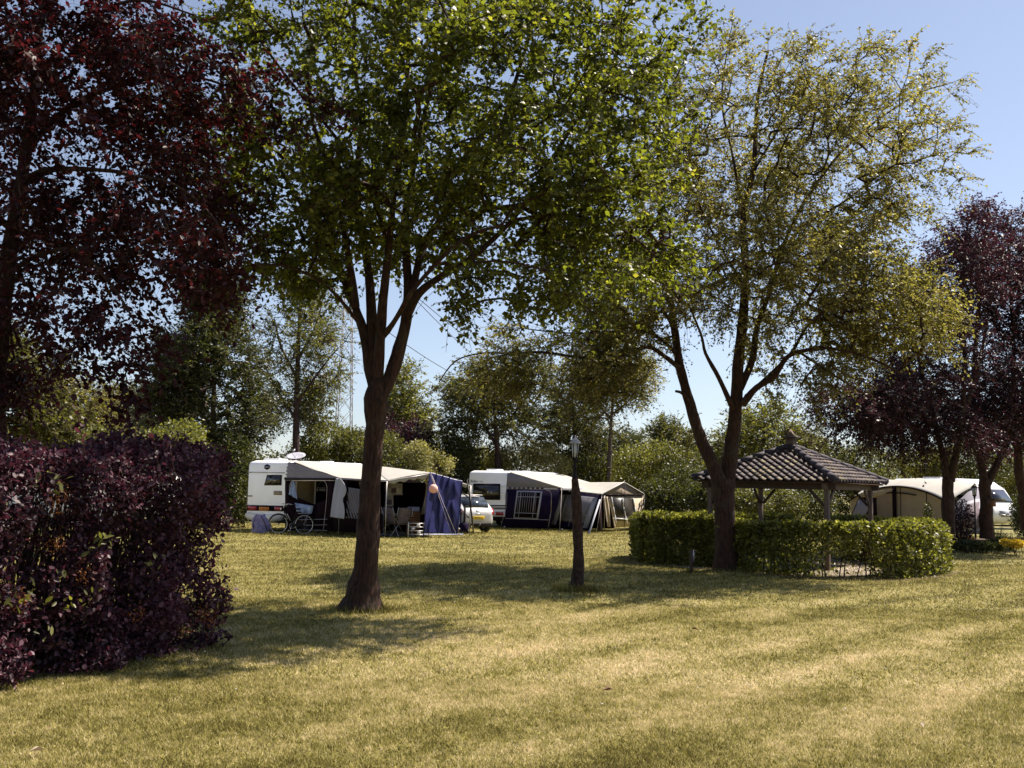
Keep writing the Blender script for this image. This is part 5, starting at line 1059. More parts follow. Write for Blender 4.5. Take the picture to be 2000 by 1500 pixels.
mb = MB(); mb.tube([bgp+Vector((-.18, -.22, .15)), bgp+Vector((-.2, -.24, .4)), bgp+Vector((-.08, -.2, .66))], .014, 5); mb.tube([bgp+Vector((.3, -.2, .1)), bgp+Vector((.2, -.24, .38)), bgp+Vector((.05, -.2, .64))], .014, 5); o = mb.build('straps', MAT['black']); o.parent = bag; o.location = Vector(o.location)-Vector(bag.location)
# hanging rack of cups
hc = P(627, 953, 37.3); hg = empty('hanging_rack', (hc.x, hc.y, hc.z-.12), 0, 'small white rack of cups hanging in the awning opening', 'rack')
mb = MB(); mb.tube([(-.16, 0, .12), (.16, 0, .12)], .01, 5); mb.tube([(-.16, 0, .12), (0, 0, .38), (.16, 0, .12)], .005, 4); mb.build('hanger', MAT['tincup'], hg, world=False)
for x_ in (-.13, -.03, .05, .13): mb = MB(); mb.lathe((x_, 0, 0), [(.026, 0), (.03, .09)], 8); mb.build('cup', MAT['tincup'], hg, world=False)
# stakes
for (x, y, lb) in ((684, 1043, 'short pale tent stake left of the big trunk, by the dark awning skirt'), (611, 1037, 'wooden mallet-headed peg by the bicycle rear wheel'), (896, 1046, 'peg holding the guy line beside the blue tarpaulin')):
    p_ = G(x, y); mb = MB(); mb.lathe(p_, [(.012, 0), (.014, .2), (.04, .2), (.04, .26), (.012, .28)], 8); tag(mb.build('tent_peg', MAT['rope']), lb, 'peg', 'pegs at the foot of the awning')
# dark handcart / bags right of the tarp
p_ = G(905, 1043); kt = empty('folded_trolley', p_, .3, 'folded black trolley with bags between blue tarpaulin and white car', 'trolley')
mb = MB(); mb.tube([(-.1, 0, .1), (-.12, .02, .95), (.2, .02, .6)], .03, 6); mb.tube([(.02, 0, .05), (.04, 0, 1.0)], .045, 6); mb.tube([(-.22, 0, .05), (.12, 0, .7)], .03, 6); mb.build('frame', MAT['black'], kt, world=False)
mb = MB(); mb.lathe((.02, .05, 0), [(.16, 0), (.2, .15), (.18, .35), (.1, .42)], 10); mb.build('bag', MAT['navy'], kt, world=False, smooth=True)
for x_ in (-.12, .14): wheel(kt, (x_, -.08, .09), (1, 0, 0), .09, .04)
p_ = G(931, 1040); mb = MB(); q1 = P(901, 961, 35.2); q2 = P(916, 972, 35.2)
mb.tube([G(925, 1044), P(921, 1005, 35.0), P(917, 968, 35.0), P(912, 938, 35.3)], .028, 7); mb.tube([q1, q2], .022, 6); o = mb.build('leaning_pole', MAT['black']); tag(o, 'slanting black pole standing before the white car', 'pole')

# --- the car
CF = Vector((-.60, .80, 0)); CRr = Vector((.80, .60, 0)); cpos = XY(934, 38.7); car = empty('parked_car', cpos, math.atan2(CF.y, CF.x), 'silver hatchback with a yellow number plate parked between the two caravans', 'car')
# local: x forward, y left
sec = [(0.0, .34, .62, .60, .60, .58, .74), (.05, .28, .72, .70, .72, .66, .84), (.16, .24, .80, .80, .98, .72, 1.00), (.30, .22, .83, .84, .99, .66, 1.20), (.52, .22, .84, .85, .98, .60, 1.42), (1.2, .22, .85, .86, .96, .60, 1.475), (2.0, .22, .85, .86, .94, .60, 1.46), (2.5, .22, .85, .85, .92, .58, 1.30), (2.95, .22, .84, .84, .90, .66, .98), (3.5, .24, .80, .80, .80, .60, .84), (3.85, .3, .66, .66, .62, .4, .66)]
V = []
for (x, zs, ws, wb, zb, wt, zt) in sec:
    half = [(ws*.88, zs), (ws, zs+.12), (wb, (zs+zb)/2+.06), (wb*.965, zb), (wt, zt-.05), (wt*.8, zt), (0, zt+.015)]
    ring_ = [(x, y, z) for y, z in half]+[(x, -y, z) for y, z in half[:-1][::-1]]; V += ring_
k = 13; F = [[i*k+j, i*k+j+1, (i+1)*k+j+1, (i+1)*k+j] for i in range(len(sec)-1) for j in range(k-1)]+[[i*k+12, i*k, (i+1)*k, (i+1)*k+12] for i in range(len(sec)-1)]+[list(range(k))[::-1], [(len(sec)-1)*k+j for j in range(k)]]
o = npmesh('body', V, F, MAT['carpaint'], car, world=False, smooth=True); b = o.modifiers.new('s', 'SUBSURF'); b.levels = 2; b.render_levels = 2
def carpoly(nm, pts, m, th=.012, par=None): mb = MB(); mb.poly(pts, th); return mb.build(nm, m, par or car, world=False)
carpoly('rear_window', [(.145, -.56, 1.0), (.145, .56, 1.0), (.30, .60, 1.18), (.43, .50, 1.37), (.43, -.50, 1.37), (.30, -.60, 1.18)], MAT['glass'], .03)
for s_ in (-1, 1):
    carpoly('side_window', [(.55, s_*.83, .97), (1.35, s_*.84, .95), (1.35, s_*.66, 1.40), (.75, s_*.66, 1.38)], MAT['glass'], .03); carpoly('side_window', [(1.42, s_*.84, .95), (2.55, s_*.83, .92), (2.2, s_*.66, 1.34), (1.42, s_*.66, 1.40)], MAT['glass'], .03)
    carpoly('tail_light', [(.07, s_*.62, .74), (.10, s_*.80, .70), (.25, s_*.835, .86), (.22, s_*.82, .96), (.10, s_*.68, .84)], MAT['red'], .035)
    wheel(car, (.62, s_*.74, .30), (0, 1, 0), .30, .18); wheel(car, (3.1, s_*.74, .30), (0, 1, 0), .30, .18)
mb = MB(); mb.box((.02, 0, .33), (.12, 1.2, .16)); mb.build('rear_diffuser', MAT['black'], car, world=False, bevel=.03)
mb = MB(); mb.box((-.008, 0, .60), (.02, .54, .12)); np_ = mb.build('number_plate', MAT['yellow'], car, world=False, bevel=.005)
text('plate_characters', '74-PB-GL', .10, MAT['black'], np_, face_mat(cpos-CF*.022+Vector((0, 0, .60)), -CF))
mb = MB(); mb.torus((.05, 0, .90), (0, 1, 0), (0.15, 0, 1), .055, .009, 20, 5); mb.box((.05, 0, .90), (.02, .09, .02)); mb.build('emblem', MAT['silver'], car, world=False)
mb = MB(); mb.box((.02, 0, .74), (.03, .22, .035)); mb.build('boot_handle', MAT['silver'], car, world=False)
mb = MB(); mb.box((.50, 0, 1.455), (.20, .9, .03)); mb.build('spoiler', MAT['carpaint'], car, world=False, bevel=.01)
mb = MB(); mb.box((.41, 0, 1.44), (.03, .26, .02)); mb.build('brake_light', MAT['red'], car, world=False)
mb = MB(); mb.tube([(.02, .35, .26), (-.05, .35, .26)], .025, 8); mb.build('exhaust', MAT['silver'], car, world=False)
mb = MB(); mb.tube([(.1, 0, .3), (-.1, 0, .32), (-.12, 0, .38)], .02, 6); mb.build('tow_bar', MAT['metal'], car, world=False)

# --- second caravan
O2 = XY(989, 43.8); c2 = empty('caravan', O2, CRZ, 'older white caravan with blue stripes and a wide rear window, behind the silver car', 'caravan')
caravan_body('body', c2, 4.8, 2.1, .52, 2.50); a2, b2 = O2, O2+UY*2.1
mb = MB(); mb.box((2.3, 1.05, .42), (4.4, 1.9, .2)); mb.build('chassis', MAT['black'], c2, world=False)
for y in (.12, 1.98): wheel(c2, (2.4, y, .31), (0, 1, 0))
panel('rear_window', [(925, 944.5), (977, 945), (977, 976.5), (925, 976)], a2, b2, MAT['maroon'], c2, .012, .03)
panel('window_pane', [(927, 948), (975, 948.5), (975, 974.5), (927, 974)], a2, b2, MAT['glass_dark'], c2, .03, .02)
for k_ in range(5):
    for (x0, x1) in ((918.5, 924.5), (978, 986.5)): panel('louvre', [(x0, 946.5+k_*6), (x1, 946.6+k_*6), (x1, 951.2+k_*6), (x0, 951.1+k_*6)], a2, b2, MAT['white'], c2, .02, .02)
for (y0, y1) in ((986, 988.2), (989.6, 990.8), (992, 994.5)): panel('blue_stripe', [(918, y0), (987, y0+.5), (987, y1+.5), (918, y1)], a2, b2, MAT['navy'], c2, .012, .008)
for q in ([(969, 1000), (984, 1000.3), (984, 1006.5), (969, 1006)], [(921, 1000), (934, 1000.3), (934, 1006.5), (921, 1006)]): panel('tail_light', q, a2, b2, MAT['red'], c2, .03, .03)
panel('bumper', [(918, 998), (987, 998.5), (987, 1009.5), (918, 1009)], a2, b2, MAT['offwhite'], c2, .02, .02)
mb = MB(); mb.box((.9, 1.3, 2.54), (.5, .6, .08)); mb.build('roof_hatch', MAT['white'], c2, world=False, bevel=.03)
mb = MB(); mb.box((3.2, 1.3, 2.53), (.9, .5, .08)); mb.build('roof_vent', MAT['ltgrey'], c2, world=False, bevel=.02)
text('lettering', 'Belle', .17, MAT['black'], c2, face_mat(PLN(925, 940, a2, b2)-UX*.004, -UX)); text('lettering', 'TEC LINE', .09, MAT['grey_cloth'], c2, face_mat(PLN(936.5, 940.6, a2, b2)-UX*.004, -UX))
# awning of the second caravan
A2 = XY(1096, 41.9); P2 = O2+Vector((0, 0, 2.44)); A2t = Vector((A2.x, A2.y, PLN(1096, 953, O2, A2).z))
aw2 = empty('awning', A2, 0, 'navy and grey awning with a dashed trim and one big gridded window', 'awning')
Q2 = O2+UX*4.6; F2t = A2t+UX*4.4+Vector((0, 0, .02))
cloth('roof', P2+Vector((0, 0, .03)), Q2+Vector((0, 0, 2.44)), F2t, A2t, MAT['roof_cloth'], aw2, 30, 24, lambda u, v, p: Vector((0, 0, -.06*math.sin(math.pi*v)*math.sin(math.pi*u)+.01*NZ(p, 3))))
cloth('front_valance', A2t+Vector((0, 0, .01)), F2t, F2t+Vector((0, 0, -.10)), A2t+Vector((0, 0, -.10)), MAT['ltgrey'], aw2, 30, 3)
h0, h1 = O2, A2
panel('gable_cloth', [P2, A2t, PLN(1090, 954, h0, h1), PLN(989, 951, h0, h1)], h0, h1, MAT['grey_cloth'], aw2, 0, .012, world_pts=True)
panel('trim_band', [(989, 951.2), (1090, 954.2), (1090, 956.5), (989, 955)], h0, h1, MAT['ltgrey'], aw2, .004, .014)
for k_ in range(8): x0 = 994+k_*9; panel('trim_dash', [(x0, 951.9+k_*.1), (x0+5, 951.9+k_*.1), (x0+5, 954.2+k_*.1), (x0, 954.2+k_*.1)], h0, h1, MAT['navy'], aw2, .02, .01)
panel('wall', [(989, 955.2), (1095, 953), (1090, 985), (1074, 1032.5), (979, 1030)], h0, h1, MAT['navy'], aw2, 0, .012)
wn = panel('window', [(1010, 958), (1053, 959), (1060, 960), (1051, 1015), (1003, 1013)], h0, h1, MAT['ltgrey'], aw2, .012, .012)
panel('window_pane', [(1013, 961), (1056, 962), (1048, 1012), (1006, 1010)], h0, h1, MAT['maroon'], wn, .024, .012)
for k_ in range(9): x0 = 1014+k_*4.2; strip('curtain_fold', [(x0+1, 963), (x0-3+.8*k_*.1, 1001)], h0, h1, MAT['grey_cloth'], wn, .012, .03)
for q in ([(1019, 961), (1014, 1011)], [(1047, 962), (1041, 1012)], [(1012, 970), (1055, 971)], [(1007, 1001.5), (1050, 1003)]): strip('window_bar', q, h0, h1, MAT['ltgrey'], wn, .014, .05)
strip('piping', [(988, 1012.5), (1073, 1015.5)], h0, h1, MAT['rope'], aw2, .008); strip('piping', [(991, 960), (990, 990), (978, 1032)], h0, h1, MAT['rope'], aw2, .007); strip('piping', [(1066, 956), (1075, 959), (1078, 966), (1077, 1000), (1071, 1033)], h0, h1, MAT['rope'], aw2, .009)
MAT['tinted'] = mat('tinted_film', (.05, .045, .04), .35, c2=(.02, .016, .014), scale=3, spec=.4)
MAT['gable_beige'] = mat('sunny_beige_canvas', (.50, .42, .32), .85, var=.06, scale=3, bump=.004, thin=.15)  # brighter copy of the beige canvas, sunlight put into its colour
# annex tent
W0 = XY(1085, 43.0); E0 = XY(1177, 42.1); E1 = XY(1257, 44.8); 
W0t = P(1096, 956, 43.0); E0t = P(1176, 965.5, 42.1); E1t = P(1257, 964, 44.8); Gt = P(1218.5, 942, 43.4); Gb = P(1137, 942.5, 45.4)
ax = empty('annex_tent', (E0.x, E0.y, 0), 0, 'beige ridge tent with navy edging pitched against the navy awning', 'tent')
cloth('roof', Gb, Gt, E0t, W0t, MAT['roof_cloth'], ax, 24, 16, lambda u, v, p: Vector((0, 0, -.04*math.sin(math.pi*v)*math.sin(math.pi*u)+.008*NZ(p, 4))))
Bk = E1t+(W0t-E0t); cloth('roof', Gb, Gt, E1t, Bk, MAT['roof_cloth'], ax, 16, 12)
panel('gable', [E0t, Gt, E1t], E0, E1, MAT['beige'], ax, -.01, .012, world_pts=True)
panel('gable_band', [(1179, 965.8), (1257, 964.5), (1257, 967.5), (1178, 970)], E0, E1, MAT['maroon'], ax, .01, .02)
panel('gable_wall', [(1178, 968), (1257, 967), (1257, 1027), (1190, 1031.5), (1181, 1000)], E0, E1, MAT['gable_beige'], ax, -.02, .015)
gw = panel('window', [(1194, 972), (1238, 974), (1242, 1018), (1201, 1017)], E0, E1, MAT['tinted'], ax, 0, .012)
for q in ([(1193.5, 971), (1197, 990), (1200, 1006), (1203, 1022)], [(1215, 972), (1217, 990), (1221, 1008), (1225, 1023)], [(1236, 973), (1239, 990), (1242, 1010)], [(1197, 1012), (1244, 1016)]): strip('window_tape', q, E0, E1, MAT['white'], gw, .022, .02)
mb = MB(); mb.tube([E0t+Vector((0, -.03, 0)), Gt+Vector((0, -.04, .01)), E1t+Vector((0, -.03, 0))], .022, 6); mb.build('edge_piping', MAT['tincup'], ax)
strip('centre_pole', [(1218.5, 945), (1217, 1031)], E0, E1, MAT['black'], ax, .012, .06)
for x_, t_ in ((1179, 968), (1256.5, 966)): strip('corner_pole', [(x_, t_), (x_-1.0, 1031)], E0, E1, MAT['metal'], ax, .014, .05)
cloth('leaning_cloth', PLN(1178, 970, E0, E1)+Vector((0, -.1, 0)), PLN(1187, 970, E0, E1)+Vector((0, -.1, 0)), PLN(1202, 1030, E0, E1)+Vector((0, -.1, 0)), PLN(1186, 1029, E0, E1)+Vector((0, -.1, 0)), MAT['gable_beige'], ax, 12, 16, lambda u, v, p: Vector((0, -1, 0))*.05*math.sin(u*12+v*3))
# left front wall of slanting window panels
w0, w1 = W0, E0
panel('front_wall', [(1093, 957), (1172, 966), (1176, 966), (1176, 975), (1150, 1036), (1074, 1031)], w0, w1, MAT['navy'], ax, 0, .014)
panel('mesh_panel', [(1103, 965), (1168, 972), (1144, 1022), (1088, 1017)], w0, w1, MAT['grey_cloth'], ax, .012, .012)
panel('mesh_strip', [(1088, 1018.5), (1144, 1023.5), (1138, 1034), (1081, 1029)], w0, w1, MAT['navy'], ax, .012, .012)
panel('grey_panel', [(1092, 965), (1103, 966.5), (1086, 1025), (1073, 1024)], w0, w1, MAT['ltgrey'], ax, .028, .014)
panel('grey_panel', [(1159, 972), (1168, 973), (1148, 1032), (1138, 1031)], w0, w1, MAT['ltgrey'], ax, .028, .014)
for q in ([(1110, 967), (1092, 1026)], [(1126, 968), (1111, 1028)], [(1151, 971), (1139, 1012)], [(1104, 1003), (1150, 1007)], [(1089, 1012), (1143, 1019)], [(1104, 968), (1166, 975)]): strip('window_bar', q, w0, w1, MAT['ltgrey'], ax, .011, .04)
panel('side_wall', [E0t, E0t+Vector((-.3, -.9, -1.62)), Vector((E0.x, E0.y, .02))], E0, E0+Vector((-.3, -.9, 0)), MAT['maroon'], ax, 0, .012, world_pts=True)
panel('inner_shade_panel', [(1170, 967), (1188, 968), (1200, 1032), (1152, 1033)], W0+Vector((0, .5, 0)), E0+Vector((0, .5, 0)), MAT['maroon'], ax, 0, .012)  # added dark sheet, painted shade for the tent's inside
mb = MB(); mb.bar(P(1172, 976, 41.8), G(1150, 1044)+Vector((0, 0, .02)), .07, .03); mb.build('leaning_board', MAT['ltgrey'], ax)
mb = MB(); mb.tube([E0t, G(1165, 1041)], .006, 4); mb.tube([A2t, G(1093, 1041)], .006, 4); mb.tube([E1t, G(1272, 1032)], .006, 4); mb.build('guy_line', MAT['rope'], ax)

# --- third caravan
N3 = Vector((.55, -.83, 0)).normalized(); W3 = Vector((.83, .55, 0)).normalized(); O3 = XY(1722, 53.6); O3 = Vector((20.12, 53.25, 0)); c3 = empty('caravan', O3, math.atan2(N3.y, N3.x), 'streamlined white caravan with a sloping front window at the right edge', 'caravan')
pr = [(0, .5), (0, 2.2), (.1, 2.5), (.35, 2.64), (3.9, 2.66), (4.6, 2.52), (5.15, 2.15), (5.55, 1.55), (5.75, 1.15), (5.78, .8), (5.6, .55), (5.2, .45)]
V = [(x, y, z) for y in (0, 2.25) for (x, z) in pr]; k = len(pr); F = [list(range(k))[::-1], list(range(k, 2*k))]+[[i, (i+1) % k, (i+1) % k+k, i+k] for i in range(k)]
o = npmesh('body', V, F, MAT['white'], c3, world=False); b = o.modifiers.new('b', 'BEVEL'); b.width = .16; b.segments = 4; b.limit_method = 'ANGLE'; b.angle_limit = math.radians(60)
def onp(i, y, t, off=.03):
    x0, z0 = pr[i]; x1, z1 = pr[i+1]; n = Vector((z0-z1, 0, x1-x0)).normalized(); return Vector((x0+(x1-x0)*t, y, z0+(z1-z0)*t))+n*off
mb = MB(); mb.poly([onp(6, .35, .05), onp(6, 1.9, .05), onp(6, 2.0, .95), onp(6, .25, .95)], .03); fwn = mb.build('front_window', MAT['glass_dark'], c3, world=False)
mb = MB(); mb.poly([onp(6, .30, .0, .02), onp(6, 1.95, .0, .02), onp(6, 2.05, 1.0, .02), onp(6, .20, 1.0, .02)], .03); mb.build('window_frame', MAT['black'], fwn, world=False)
mb = MB(); mb.poly([onp(8, .5, .1), onp(8, 1.75, .1), onp(8, 1.6, .95), onp(8, .65, .95)], .02); mb.build('front_locker', MAT['ltgrey'], c3, world=False)
mb = MB(); mb.tube([(5.80, .5, .95), (5.84, 1.12, .88), (5.80, 1.75, .95)], .03, 8); mb.build('grab_rail', MAT['metal'], c3, world=False)
mb = MB(); mb.box((2.0, 1.1, 2.70), (1.0, .7, .10)); mb.build('roof_hatch', MAT['ltgrey'], c3, world=False, bevel=.03)
for y in (.12, 2.1): wheel(c3, (2.8, y, .33), (0, 1, 0), .33)
mb = MB(); mb.bar((5.2, .5, .40), (6.9, 1.1, .42), .07); mb.bar((5.2, 1.7, .40), (6.9, 1.1, .42), .07); mb.tube([(6.7, 1.1, 0), (6.7, 1.1, .6)], .03, 8); mb.build('drawbar', MAT['black'], c3, world=False)
mb = MB(); mb.poly([(4.0, -.012, 1.15), (4.8, -.012, 1.15), (4.55, -.012, 1.85), (3.9, -.012, 1.85)], .02, Vector((0, -1, 0))); mb.build('side_window', MAT['glass_dark'], c3, world=False)
aw3 = empty('awning', O3-W3*2.8+N3*2, 0, 'beige inflatable awning with a curved roof, before the streamlined caravan', 'awning')
def at3(x, out, z): return O3+N3*x-W3*out+Vector((0, 0, z))
V = []; nx, no = 30, 14
def arch(s): return 1.15+1.05*math.sin(math.pi*min(1, max(0, .06+.88*s)))**.7
for j in range(no+1):
    t = j/no
    for i in range(nx+1):
        s = i/nx; zc = 2.56+.02*math.sin(s*30)-.22*max(0, s-.85)*6; za = arch(s); V.append(at3(-.3+5.5*s, 2.8*t, zc*(1-t**1.5)+za*t**1.5+.16*math.sin(math.pi*t)*math.sin(math.pi*s)))
F = [[j*(nx+1)+i, j*(nx+1)+i+1, (j+1)*(nx+1)+i+1, (j+1)*(nx+1)+i] for j in range(no) for i in range(nx)]
o = npmesh('roof', V, F, MAT['roof_cloth'], aw3, smooth=True); o.modifiers.new('s', 'SOLIDIFY').thickness = .01
V = []
for j in range(9):
    for i in range(nx+1): s = i/nx; V.append(at3(-.3+5.5*s, 2.78-.05*math.sin(j*.4), (arch(s)-.02)*j/8))
F = [[j*(nx+1)+i, j*(nx+1)+i+1, (j+1)*(nx+1)+i+1, (j+1)*(nx+1)+i] for j in range(8) for i in range(nx)]
npmesh('front_wall', V, F, MAT['beige'], aw3, smooth=True)
for k_, (s0, s1_) in enumerate(((.28, .285), (.46, .50), (.54, .545), (.80, .805))):
    mb = MB(); pa = [at3(-.3+5.5*s0, 2.84, .02), at3(-.3+5.5*s1_, 2.84, .02), at3(-.3+5.5*s1_, 2.84, arch(s1_)-.03), at3(-.3+5.5*s0, 2.84, arch(s0)-.03)]; mb.poly(pa, .02); mb.build('wall_beam', MAT['maroon'], aw3)
mb = MB(); mb.tube([at3(-.3+5.5*i/30, 2.83, arch(i/30)) for i in range(31)], .04, 8); mb.build('arch_beam', MAT['maroon'], aw3)
mb = MB(); mb.tube([at3(.3+4.6*i/30, 2.86, arch(i/30)-.14) for i in range(0, 12)], .03, 6); mb.tube([at3(-.3+5.5*i/30, 2.86, arch(i/30)*.86) for i in range(12, 22)], .03, 6); mb.build('inner_beam', MAT['maroon'], aw3)
# left wing with tinted window
q = [(1652, 1030), (1676, 975), (1690, 964), (1712, 964), (1714, 1030)]; wa, wb = at3(-.35, 2.9, 0), at3(-1.6, 3.4, 0)
wa, wb = XY(1650, 50.6), XY(1714, 49.6)
panel('wing', q, wa, wb, MAT['maroon'], aw3, 0, .02); panel('wing_window', [(1655, 1028), (1678, 975), (1702, 981), (1681, 1028)], wa, wb, MAT['grey_cloth'], aw3, .02, .015)
panel('wing_roof', [(1673, 970), (1683, 962), (1745, 955), (1712, 972), (1700, 972)], wa, wb, MAT['beige'], aw3, .03, .02)
# right end panel with light window frame
ea, eb = at3(5.25, 2.8, 0), at3(5.25, 0, 0)
panel('end_wall', [at3(5.25, 2.85, 0), at3(5.25, 0, 0), at3(5.25, 0, 2.3), at3(5.25, 1.2, 2.0), at3(5.25, 2.7, 1.2)], ea, eb, MAT['grey_cloth'], aw3, 0, .02, world_pts=True)
panel('end_frame', [at3(5.27, 2.2, .2), at3(5.27, .4, .15), at3(5.27, .3, 1.7), at3(5.27, 1.6, 1.5)], ea, eb, MAT['ltgrey'], aw3, .015, .02, world_pts=True)
panel('end_window', [at3(5.29, 2.0, .3), at3(5.29, .5, .25), at3(5.29, .42, 1.55), at3(5.29, 1.5, 1.38)], ea, eb, MAT['chairf'], aw3, .03, .02, world_pts=True)

# a further caravan, seen over the plum hedge
O4 = Vector((-16.5, 33, 0)); c4 = empty('caravan', O4, .1, 'white caravan roof just showing over the plum hedge', 'caravan')
caravan_body('body', c4, 5.2, 2.1, .5, 2.75); mb = MB(); mb.box((2.5, 1.05, .4), (4.6, 1.9, .2)); mb.build('chassis', MAT['black'], c4, world=False)
for y in (.12, 1.98): wheel(c4, (2.4, y, .31), (0, 1, 0))

# --- lamps
p_ = G(1125, 1152); Dl = p_.y
lm_ = empty('stump_lamp', p_, 0, 'black lantern on a tall bare tree stump in the middle of the lawn', 'lamp')
sp_, sr_ = smooth_poly([tuple(P(x, y, Dl)) for x, y in ((1126, 1157), (1126, 1150), (1128, 1135), (1129, 1110), (1129, 1060), (1128, 1010), (1126, 975), (1124, 950), (1122.5, 935.5))], [.24, .17, .125, .102, .094, .092, .094, .070, .064])
v, f = limb_tube(sp_, sr_, 16, .10, 4); npmesh('stump', v, f, MAT['stump'], lm_, smooth=True)
LT = P(1122.5, 936, Dl); s0 = LT-p_
mb = MB(); mb.lathe((s0.x, s0.y, s0.z-.02), [(.055, 0), (.05, .05), (.035, .09), (.033, .22), (.045, .24), (.03, .26), (.028, .34), (.06, .37), (.05, .40)], 12); mb.build('lamp_pole', MAT['black'], lm_, world=False)
def lantern(root, c, s, par=None):
    mb = MB(); n = 6; zs = [0, .26*s]; rb, rt = .055*s, .085*s; V = []
    for i in range(n):
        a = 2*math.pi*i/n; mb.tube([c+Vector((rb*math.cos(a), rb*math.sin(a), 0)), c+Vector((rt*math.cos(a), rt*math.sin(a), .26*s))], .008*s, 5)
    mb.lathe(c+Vector((0, 0, -.02*s)), [(.06*s, 0), (.065*s, .03*s)], 6); fr = mb.build('lantern_frame', MAT['black'], root, world=False)
    mb = MB(); mb.lathe(c, [(rb*.86, .01*s), (rt*.86, .25*s)], 6); mb.build('glass', MAT['lampglass'], fr, world=False)
    mb = MB(); mb.lathe(c+Vector((0, 0, .26*s)), [(.115*s, 0), (.115*s, .012*s), (.06*s, .07*s), (.045*s, .09*s), (.012*s, .11*s), (.018*s, .13*s), (.003*s, .155*s)], 8); mb.build('lantern_cap', MAT['ltgrey'] if s < 1.15 and par else MAT['black'], fr, world=False)
lantern(lm_, Vector((s0.x, s0.y, s0.z+.38)), 1.0, True)
p2 = XY(1906, 36.5); sl_ = empty('lamp_post', p2, 0, 'slim black lamp post with a lantern standing in the right flower bed', 'lamp post')
zt = P(1902, 968, 36.5).z
mb = MB(); mb.lathe((0, 0, 0), [(.09, 0), (.07, .12), (.04, .16), (.035, .6), (.05, .63), (.028, .67), (.024, zt-.1), (.045, zt-.06), (.03, zt)], 10); mb.build('post', MAT['black'], sl_, world=False, smooth=True)
lantern(sl_, Vector((0, 0, zt)), 1.1)
mb = MB(); mb.box((p2.x+.1, p2.y-.3, .14), (.7, .4, .28), .1); tag(mb.build('stone_block', MAT['soil'], bevel=.04), 'dark flat block at the foot of the slim lamp post', 'stone')
# bird box
bx_ = P(1936, 982, 33.2); bb = empty('bird_box', (bx_.x, bx_.y, bx_.z-.12), .4, 'brown wooden bird box fixed to the tall right beech trunk', 'bird box')
mb = MB(); mb.box((0, 0, .12), (.2, .2, .24)); mb.build('box', MAT['brown'], bb, world=False); mb = MB(); mb.box((0, -.03, .255), (.26, .3, .025)); mb.build('lid', MAT['wood_dark'], bb, world=False); mb = MB(); mb.lathe((0, 0, 0), [(.02, 0), (.02, .01)], 12); 
# right flower bed
def strap_plant(x, d, n, h, lb, seed, m, name='iris_clump'):
    r = np.random.default_rng(seed); c = XY(x, d); V = []; F = []; rr = []
    for i in range(n):
        a = r.uniform(0, 2*np.pi); hh = h*r.uniform(.6, 1.1); b = c+Vector((r.normal()*.18, r.normal()*.18, 0)); o_ = Vector((math.cos(a), math.sin(a), 0)); sd = Vector((-o_.y, o_.x, 0))*.018; k0 = len(V); bend = r.uniform(.25, .9)
        for q in range(6):
            t = q/5; p = b+o_*(hh*bend*t*t)+Vector((0, 0, hh*(t-.45*bend*t*t))); wd = (1-t*.9); V += [p-sd*wd, p+sd*wd]
        for q in range(5): F.append([k0+2*q, k0+2*q+1, k0+2*q+3, k0+2*q+2]); rr.append(r.uniform())
    o = npmesh(name, V, F, m, None, rnd=rr); return tag(o, lb, 'plant')
strap_plant(1945, 34.5, 130, 1.0, 'clump of long strap-like leaves right of the slim lamp post', 1, MAT['leaf_mid'])
strap_plant(1962, 34, 90, .8, 'second clump of arching strap leaves next to the yellow flowers', 2, MAT['leaf_mid'])
bush('flower_clump', 'low clump of bright yellow leaves at the edge of the right flower bed', 'flowers', [px_blob(1984, 1062, 14, 7, 31.5, .3), px_blob(1965, 1059, 8, 5, 32, .25, .4)], leafmat('leaf_bright_yellow', (.35, .25, .03), (.75, .55, .06), .3), 1500, .07, 5, stems=6)
bush('flower_clump', 'small orange tinted clump left of the slim lamp post foot', 'flowers', [px_blob(1893, 1056, 9, 9, 34, .3)], leafmat('leaf_orange', (.30, .12, .02), (.5, .25, .05), .3), 400, .06, 6, stems=4)
bush('shrub', 'open twiggy shrub between the round hedge and slim lamp post', 'shrub', [px_blob(1877, 1020, 22, 45, 33.5, .6)], MAT['leaf_purple2'], 1300, .09, 7, stems=26, shell=.1, group='shrubs round the pitches')
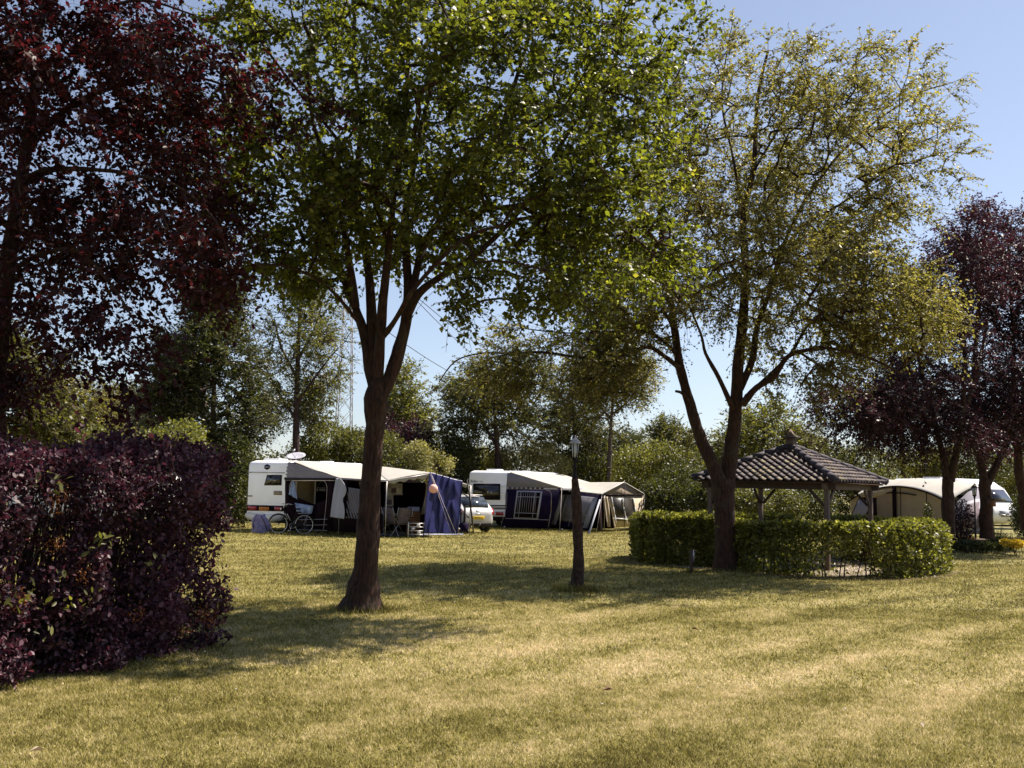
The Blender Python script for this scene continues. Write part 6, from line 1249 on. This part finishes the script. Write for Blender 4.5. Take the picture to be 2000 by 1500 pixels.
bush('shrub', 'low dark ground-hugging plants along the right bed edge', 'shrub', [px_blob(1890, 1068, 40, 12, 32.5, .6), px_blob(1930, 1070, 30, 9, 32.5, .5)], MAT['leaf_dark'], 3500, .08, 8, stems=8, group='shrubs round the pitches')
bush('young_tree', 'small upright sapling in front of the beige awning', 'sapling', [px_blob(1812, 1000, 5, 16, 36, .25)], MAT['leaf_dark'], 260, .08, 9, stems=4)

# --- lattice mast and power lines
md = 118.0; mast = empty('lattice_mast', XY(666, md), 0, 'thin steel lattice mast showing between the tree crowns left of the big trunk', 'mast')
bl4 = [(-1.1, -1.1), (1.1, -1.1), (1.1, 1.1), (-1.1, 1.1)]; H4 = 27.0
mb = MB()
for (x_, y_) in bl4: mb.tube([(x_, y_, 0), (x_*.35, y_*.35, H4)], .05, 5)
mb.build('legs', MAT['steel_far'], mast, world=False)
mb = MB(); nb = 13
for i in range(nb):
    z0, z1 = H4*i/nb, H4*(i+1)/nb; f0_, f1_ = 1-.65*i/nb, 1-.65*(i+1)/nb
    for q in range(4):
        a_, b_ = bl4[q], bl4[(q+1) % 4]; mb.tube([(a_[0]*f0_, a_[1]*f0_, z0), (b_[0]*f1_, b_[1]*f1_, z1)], .03, 4); mb.tube([(b_[0]*f0_, b_[1]*f0_, z0), (a_[0]*f1_, a_[1]*f1_, z1)], .03, 4)
mb.build('bracing', MAT['steel_far'], mast, world=False)
for k_, (q0, q1) in enumerate((((760, 530), (1010, 755)), ((820, 585), (1010, 705)), ((760, 650), (980, 762)), ((430, 440), (700, 600)))):
    qa, qb = P(q0[0], q0[1], 95), P(q1[0], q1[1], 150); mb = MB(); pts = [qa.lerp(qb, i/12)+Vector((0, 0, -1.0*math.sin(math.pi*i/12))) for i in range(13)]; mb.tube(pts, .035, 5)
    tag(mb.build('power_line', MAT['black']), ['power line seen nearest the fork of the big trunk', 'highest power line over the gap right of the big trunk', 'lowest power line running down towards the dark crowns', 'power line crossing the sky gap left of the big trunk'][k_], 'cable', 'overhead power lines')
